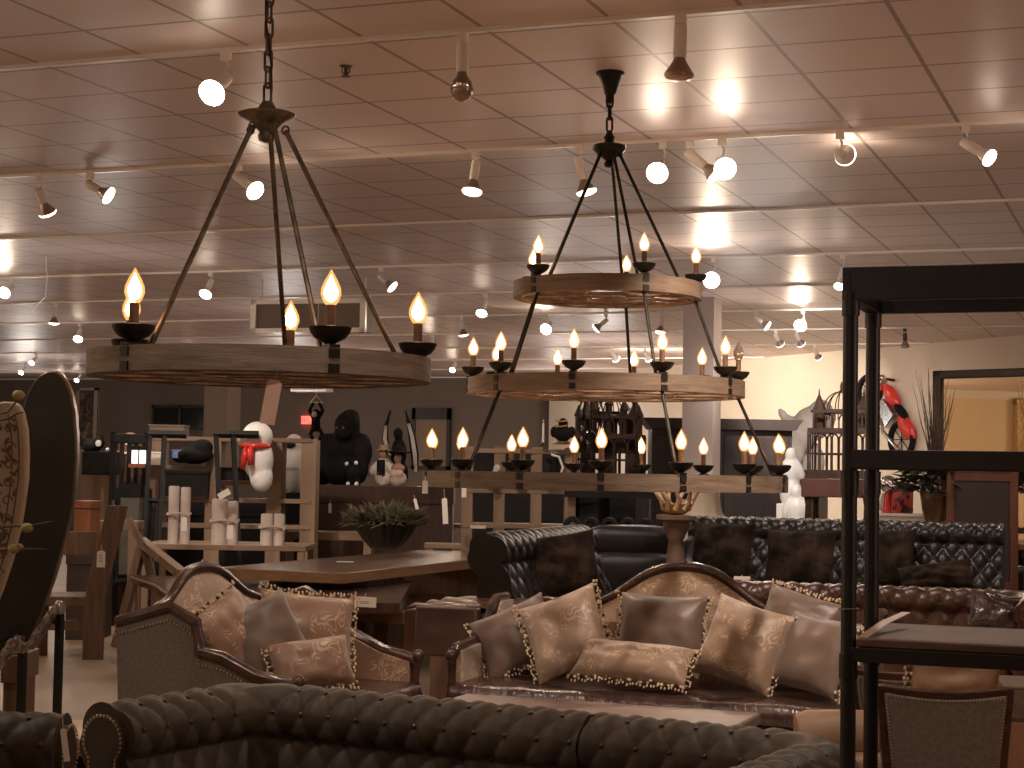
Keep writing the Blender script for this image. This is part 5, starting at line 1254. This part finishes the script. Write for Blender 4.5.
for n_ in range(9):
    py=430+n_*18; r,l=rl(py); cx=(max(2,r*.45)+4)*k; z=(660-py)*k; mb.tube([(cx+.022*math.cos(q)*(1-q/9),-.013,z+.022*math.sin(q)*(1-q/9)) for q in [j*.5 for j in range(14)]],.0028,5)
mb.build('carved_vine',carve,t)
# lower stand with crumpled wrap and black legs
t=thing('wrapped_stand','black metal stand draped with crumpled silver plastic wrap, under the boards','stand',(0,0,0))
a=at(0,662,6.6); b=at(62,612,7.0)
mb=MB(); rings=[]; n=22
for i in range(n+1):
    q=i/n; c=a.lerp(b,q)+Vector((0,0,.02*math.sin(q*9))); ring=[]
    for j in range(12):
        w=2*PI*j/12; r_=.035*(1+.5*noise.noise(Vector((q*14,j*.9,2)))) ; ring.append(c+Vector((0,0,1))*r_*1.0*math.sin(w)+FW*r_*1.6*math.cos(w))
    rings.append(ring)
mb.loft(rings); mb.build('plastic_wrap',clearplastic,t,smooth=0)
for (px,py,d) in ((23,640,6.75),(60,614,6.95)):
    q=at(px,py,d); MB().bx(q.x-.013,q.x+.013,q.y-.013,q.y+.013,0,q.z).build('leg',blackpaint,t)
q0=at(-6,640,6.6); q1=at(60,618,7.0); u=Vector((0,0,.0)); mb=MB(); mb.tube([q0-Vector((0,0,.0)),q1],.018,4); mb.build('top_bar',blackpaint,t,smooth=0)
q=at(-14,655,6.6); MB().bx(q.x-.013,q.x+.013,q.y-.013,q.y+.013,0,q.z).build('leg',blackpaint,t)
# brown leg frame behind at the very left
box_at('brown_post_table','brown wooden post frame at the picture edge behind the black stand','table',3,655,16,705,7.2,walnut,.3,True)
# twigs with yellow buds
def twig(label,pts,d,buds):
    t=thing('bud_twig',label,'twig',(0,0,0))
    P=[at(x,y,d) for x,y in pts]; MB().tube(P,[.004]*(len(P)-1)+[.0015],6).build('stem',twigm,t)
    for x,y,r_ in buds: MB().ball(at(x,y,d),(r_,r_,r_*.8),10).build('bud',bud,t)
twig('thin twig with a yellow-green bud crossing the dark board, upper of two',[(-8,528),(15,526),(30,526),(53,521)],6.1,[(27,528,.022)])
twig('thin twig with a yellow-green bud crossing the dark board, lower of two',[(-8,550),(15,550),(30,549),(47,549)],6.1,[(14,549,.021),(19,547,.015)])
twig('twig with a round pale green pod above the cream carved board',[(-5,415),(8,412),(16,402),(19,394),(17,384)],6.1,[(18.5,395,.022)])
twig('curved dark twig in front of the cream carved board\'s top',[(-6,421),(8,419),(16,414),(24,412)],6.05,[])
# tag on the single ring chandelier
tag_at('long kraft paper tag hanging under the single-ring chandelier',271,402,4.55,.040,.118,9,kraft,name='kraft_tag')
# bench top and label by the second chesterfield
p=at(78,752,6.5); t=thing('pale_bench','pale birch-topped bench with black base between the two tufted sofas','bench',(p.x,p.y,0),YAW)
MB().bx(-.30,.12,-.06,.45,.54,.60).build('seat',palewood,t,bevel=.004); MB().bx(-.28,.10,-.04,.43,.44,.54).build('apron',blackpaint,t)
for x in (-.25,.07):
    for y in (0,.4): MB().bx(x-.025,x+.025,y-.025,y+.025,0,.44).build('leg',blackpaint,t)
tag_at('narrow white paper label stuck on the edge sofa\'s arm scroll',65,745,5.35,.018,.10,-9)
# tags further back
for px,py,d,w,h,lab,ti in ((381,480,18.2,.05,.10,'small white tag tilted on the dark sideboard below the bust',-25),(425,487,8.0,.026,.060,'white tag hanging under the lowest chandelier ring\'s outer edge',0),(464,492,16.5,.045,.10,'cream tag at the top of the second bookcase\'s first upright',0),(445,511,16.2,.05,.24,'long narrow white tag behind the planter',-4),(416,504,16.2,.03,.10,'thin white tag near the planter\'s leaves',-15),(330,508,19.3,.035,.11,'white tag hung on the sideboard beside the oak upright',0)):
    tag_at(lab,px,py,d,w,h,ti)
p=at(478,533,11.4); tag_at('white card lying on top of the scroll-back sofa\'s arm end',478,527,11.5,.10,.02,0)
tag_at('white card on the settee\'s crest end near the black fur pillow',742,578,10.6,.10,.02,0)

# exit sign, door picture, framed pictures on back wall
x0,x1,z0,z1=wallrect(301,416,310,424,BY-.1)
t=thing('exit_sign','small red lit exit sign on the dark rear wall','sign',((x0+x1)/2,BY-.08,(z0+z1)/2))
MB().bx(-.11,.11,-.02,.05,-.09,.09).build('panel',exitm,t)
def letters(s,x,h,w,parent,m):
    mb=MB(); th=h*.16
    G={'E':[(0,0,th,h),(0,0,w,th),(0,h/2-th/2,w*.85,th),(0,h-th,w,th)],'I':[(w/2-th/2,0,th,h)],'T':[(w/2-th/2,0,th,h),(0,h-th,w,th)],'X':None,
       'B':[(0,0,th,h),(0,0,w,th),(0,h/2-th/2,w,th),(0,h-th,w,th),(w-th,0,th,h)],'L':[(0,0,th,h),(0,0,w,th)],'U':[(0,0,th,h),(w-th,0,th,h),(0,0,w,th)],'R':[(0,0,th,h),(0,h/2,w,th),(0,h-th,w,th),(w-th,h/2,th,h/2),(w-th*1.3,0,th,h/2)]}
    for ch in s:
        if ch=='X':
            for sg in (-1,1): mb.box((x+w/2,-.024,0),(th,.004,h*1.1),Ry(sg*math.atan2(w-th,h)))
        else:
            for (a,b,c,e) in G[ch]: mb.bx(x+a,x+a+c,-.026,-.021,-h/2+b,-h/2+b+e)
        x+=w*1.3
    return mb.build('lettering',m,parent,smooth=0)
letters('EXIT',-.095,.10,.038,t,whitepl)
x0,x1,z0,z1=wallrect(412,408,449,470,BY-.1)
t=thing('framed_picture','dark framed picture with a tan centre on the dark rear wall','picture',((x0+x1)/2,BY-.06,(z0+z1)/2)); a_,b_=(x1-x0)/2,(z1-z0)/2
mb=MB(); mb.bx(-a_,-a_+.08,-.03,.05,-b_,b_); mb.bx(a_-.08,a_,-.03,.05,-b_,b_); mb.bx(-a_,a_,-.03,.05,b_-.25,b_); mb.bx(-a_,a_,-.03,.05,-b_,-b_+.08); mb.build('frame',sash,t); MB().bx(-a_+.05,a_-.05,0,.03,-b_+.05,b_-.2).build('canvas',M('tan canvas',(.26,.19,.12),.7,0,(.30,.22,.15),3),t)
x0,x1,z0,z1=wallrect(78,388,96,452,30)
t=thing('carved_screen','tall dark patterned panel picture high behind the pointed board','picture',((x0+x1)/2,30,(z0+z1)/2)); a_,b_=(x1-x0)/2,(z1-z0)/2
mb=MB(); mb.bx(-a_,-a_+.05,-.03,.05,-b_,b_); mb.bx(a_-.07,a_,-.03,.05,-b_,b_); mb.bx(-a_,a_,-.03,.05,b_-.05,b_); mb.bx(-a_,a_,-.03,.05,-b_,-b_+.05); mb.build('frame',colpaint2,t); MB().bx(-a_,a_,0,.03,-b_,b_).build('panel',M('dark carved pattern',(.02,.012,.008),.6,0,(.20,.13,.09),3.2,detail=8,dist=2,lo=.45,hi=.7),t)
MB().bx(-a_,a_,-.02,.08,-z0-(z1-z0)/2,-b_).build('foot_panel',wallp_dark,t)
# knight figurine and white candle on the second bookcase
zb=at(560,446,17).z
t=statue('black armoured figurine on top of the second oak bookcase',563,432,16.9,'armoured_figurine',gorm,[(0,0,.08,(.05,.05,.06)),(0,0,-.02,(.09,.06,.08)),(-.09,0,0,(.04,.04,.06)),(.09,0,0,(.04,.04,.06))],cat='figurine',vox=.012)
mb=MB(); mb.lathe([(.10,-.12),(.11,-.11),(.06,-.09)],(0,0,0),14); mb.tube([(-.06,-.06,.06),(0,-.07,.05),(.06,-.06,.06)],.008,6); mb.tube([(-.06,-.05,.11),(0,-.06,.10),(.06,-.05,.11)],.008,6); mb.build('gold_band',gold,t)
p=at(543,446,16.9); t=thing('white_candle','thin white candle standing on the second oak bookcase','candle',(p.x,p.y,zb)); MB().lathe([(.03,0),(.03,.01),(.01,.02),(.01,.03)],(0,0,0),12).build('holder',iron,t); MB().cyl((0,0,.03),(0,0,.22),.012,.010).build('candle_stick',whitepl,t); MB().ball((0,0,.24),(.008,.008,.016),8).build('flame_tip',M('cream wick',(.8,.6,.35),.6),t)
t=statue('dark curled swan-neck ornament with pale edge on the second bookcase shelf',550,462,16.9,'curled_ornament',gorm,[(0,0,-.02,(.09,.06,.08)),(.05,0,.08,(.05,.05,.08)),(.02,0,.17,(.07,.05,.04))],cat='ornament',vox=.014)
t.location.z=at(540,488,17).z+.105
MB().tube([(.11,-.02,0),(.14,-.02,.10),(.10,-.02,.20),(.02,-.02,.22)],.012,6).build('pale_edge',whitepl,t)
for px,lab in ((495,'small pale figurine on the second bookcase beside the black rod'),(521,'small pale ornament in the second bookcase\'s middle bay')):
    t=statue(lab,px,470,16.9,'pale_figurine',ghost,[(0,0,0,(.05,.04,.09)),(.02,0,.10,(.035,.035,.04)),(-.05,0,-.03,(.03,.03,.05))],cat='figurine',vox=.012); t.location.z=at(540,488,17).z+.085
    MB().lathe([(.05,-.088),(.05,-.075),(.03,-.07)],(0,0,0),12).build('base',ghost,t)

# ------------------------------------------------------------------ lights
def area(nm,loc,size,e,col,rot=(0,0,0)):
    ld=bpy.data.lights.new(nm,'AREA'); ld.energy=e; ld.size=size; ld.color=col; o=bpy.data.objects.new(nm,ld); COL.objects.link(o); o.location=loc; o.rotation_euler=rot; return o
def point(nm,loc,e,col,s=.05):
    ld=bpy.data.lights.new(nm,'POINT'); ld.energy=e; ld.color=col; ld.shadow_soft_size=s; o=bpy.data.objects.new(nm,ld); COL.objects.link(o); o.location=loc; return o
def spotl(nm,loc,target,e,col,cone=90,s=.06):
    ld=bpy.data.lights.new(nm,'SPOT'); ld.energy=e; ld.color=col; ld.spot_size=R(cone); ld.spot_blend=.5; ld.shadow_soft_size=s
    o=bpy.data.objects.new(nm,ld); COL.objects.link(o); o.location=loc; o.rotation_euler=(Vector(target)-Vector(loc)).to_track_quat('-Z','Y').to_euler(); return o
WARM=(1,.82,.68)
# track lamps behind and beside the viewer, aimed at the furniture
spotl('spot_light',(-1.2,7.3,3.4),(-2.5,9.2,.6),230,WARM,58)
spotl('spot_light',(-4.0,4.6,3.4),(-2.6,8.6,.5),26,WARM,70)
spotl('spot_light',(-3.4,7.0,3.4),(-4.3,8.5,.6),75,WARM,55)
spotl('spot_light',(-1.6,3.0,3.4),(-2.3,5.7,.6),26,WARM,75)
spotl('spot_light',(-.9,4.3,3.4),(-.1,6.3,.6),26,WARM,60)
# warm fill lights added out of view to brighten the nearby ceiling
point('ceiling_fill',(1.6,4.6,1.9),36,(1,.60,.44),.3); point('ceiling_fill',(-1.2,1.2,2.0),9,(1,.62,.46),.3)
# soft fill lights added through the store, without lamp fittings
for i,(x,y,e) in enumerate(((-.2,9.6,16),(-6.5,5.6,12),(-6,17,16),(1.5,13.5,26),(-3.2,14.6,20),(-9.5,14.0,22),(-4.5,19,28),(-10.5,19.5,24),(-15.5,20,26),(0,18.5,26),(-8,25,34),(-14,26,30),(-20,27,30),(-11,31.5,30),(-17,32,26),(-23,31,26))):
    point('store_fill',(x,y,2.6),e*(.85 if y>24 else .44 if y>12 else .25),(1,.91,.85) if y>12 else (1,.78,.67),.22)
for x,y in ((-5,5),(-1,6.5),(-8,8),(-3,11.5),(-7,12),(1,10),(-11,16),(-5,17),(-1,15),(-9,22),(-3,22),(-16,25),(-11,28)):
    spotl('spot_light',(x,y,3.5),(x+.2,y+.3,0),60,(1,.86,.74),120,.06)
spotl('spot_light',(-3.4,19.2,3.5),(-4.7,23.0,2.0),420,(1,.86,.76),60)
spotl('spot_light',(-3.2,15.8,3.5),(-3.7,18.6,1.6),260,(1,.90,.82),40)
for loc,tg,e,c in (((-8.2,12.4,3.5),(-8.5,14.6,.9),110,50),((-8.6,14.0,3.5),(-9.4,16.6,1.3),130,60),((-6.0,10.6,3.5),(-6.2,13.4,.9),110,60),((-5.6,13.2,3.5),(-5.8,15.6,1.2),90,60),((-9.2,10.8,3.5),(-9.9,13.0,.8),70,60),((-3.4,10.9,3.5),(-3.4,13.4,1.0),80,60),((-1.6,11.6,3.5),(-1.5,14.0,.9),80,60),((-11.5,15.2,3.5),(-11.4,17.6,1.2),90,60),((-7.6,16.2,3.5),(-7.6,18.4,1.5),60,60)):
    spotl('spot_light',loc,tg,e,(1,.84,.72),c)
# unseen lights added to brighten the yellow wall that the mirror shows
for y in (-2.6,7.4): point('yellow_wall_fill',(-18.4,y,2.9),230,(1,.80,.56),.12)
w=bpy.data.worlds.new('world'); SC.world=w; w.use_nodes=True; w.node_tree.nodes['Background'].inputs[0].default_value=(1,.74,.58,1); w.node_tree.nodes['Background'].inputs[1].default_value=.05
vs=SC.view_settings; vs.view_transform='Standard'; vs.look='None'; vs.exposure=.55; vs.gamma=1; vs.use_curve_mapping=False
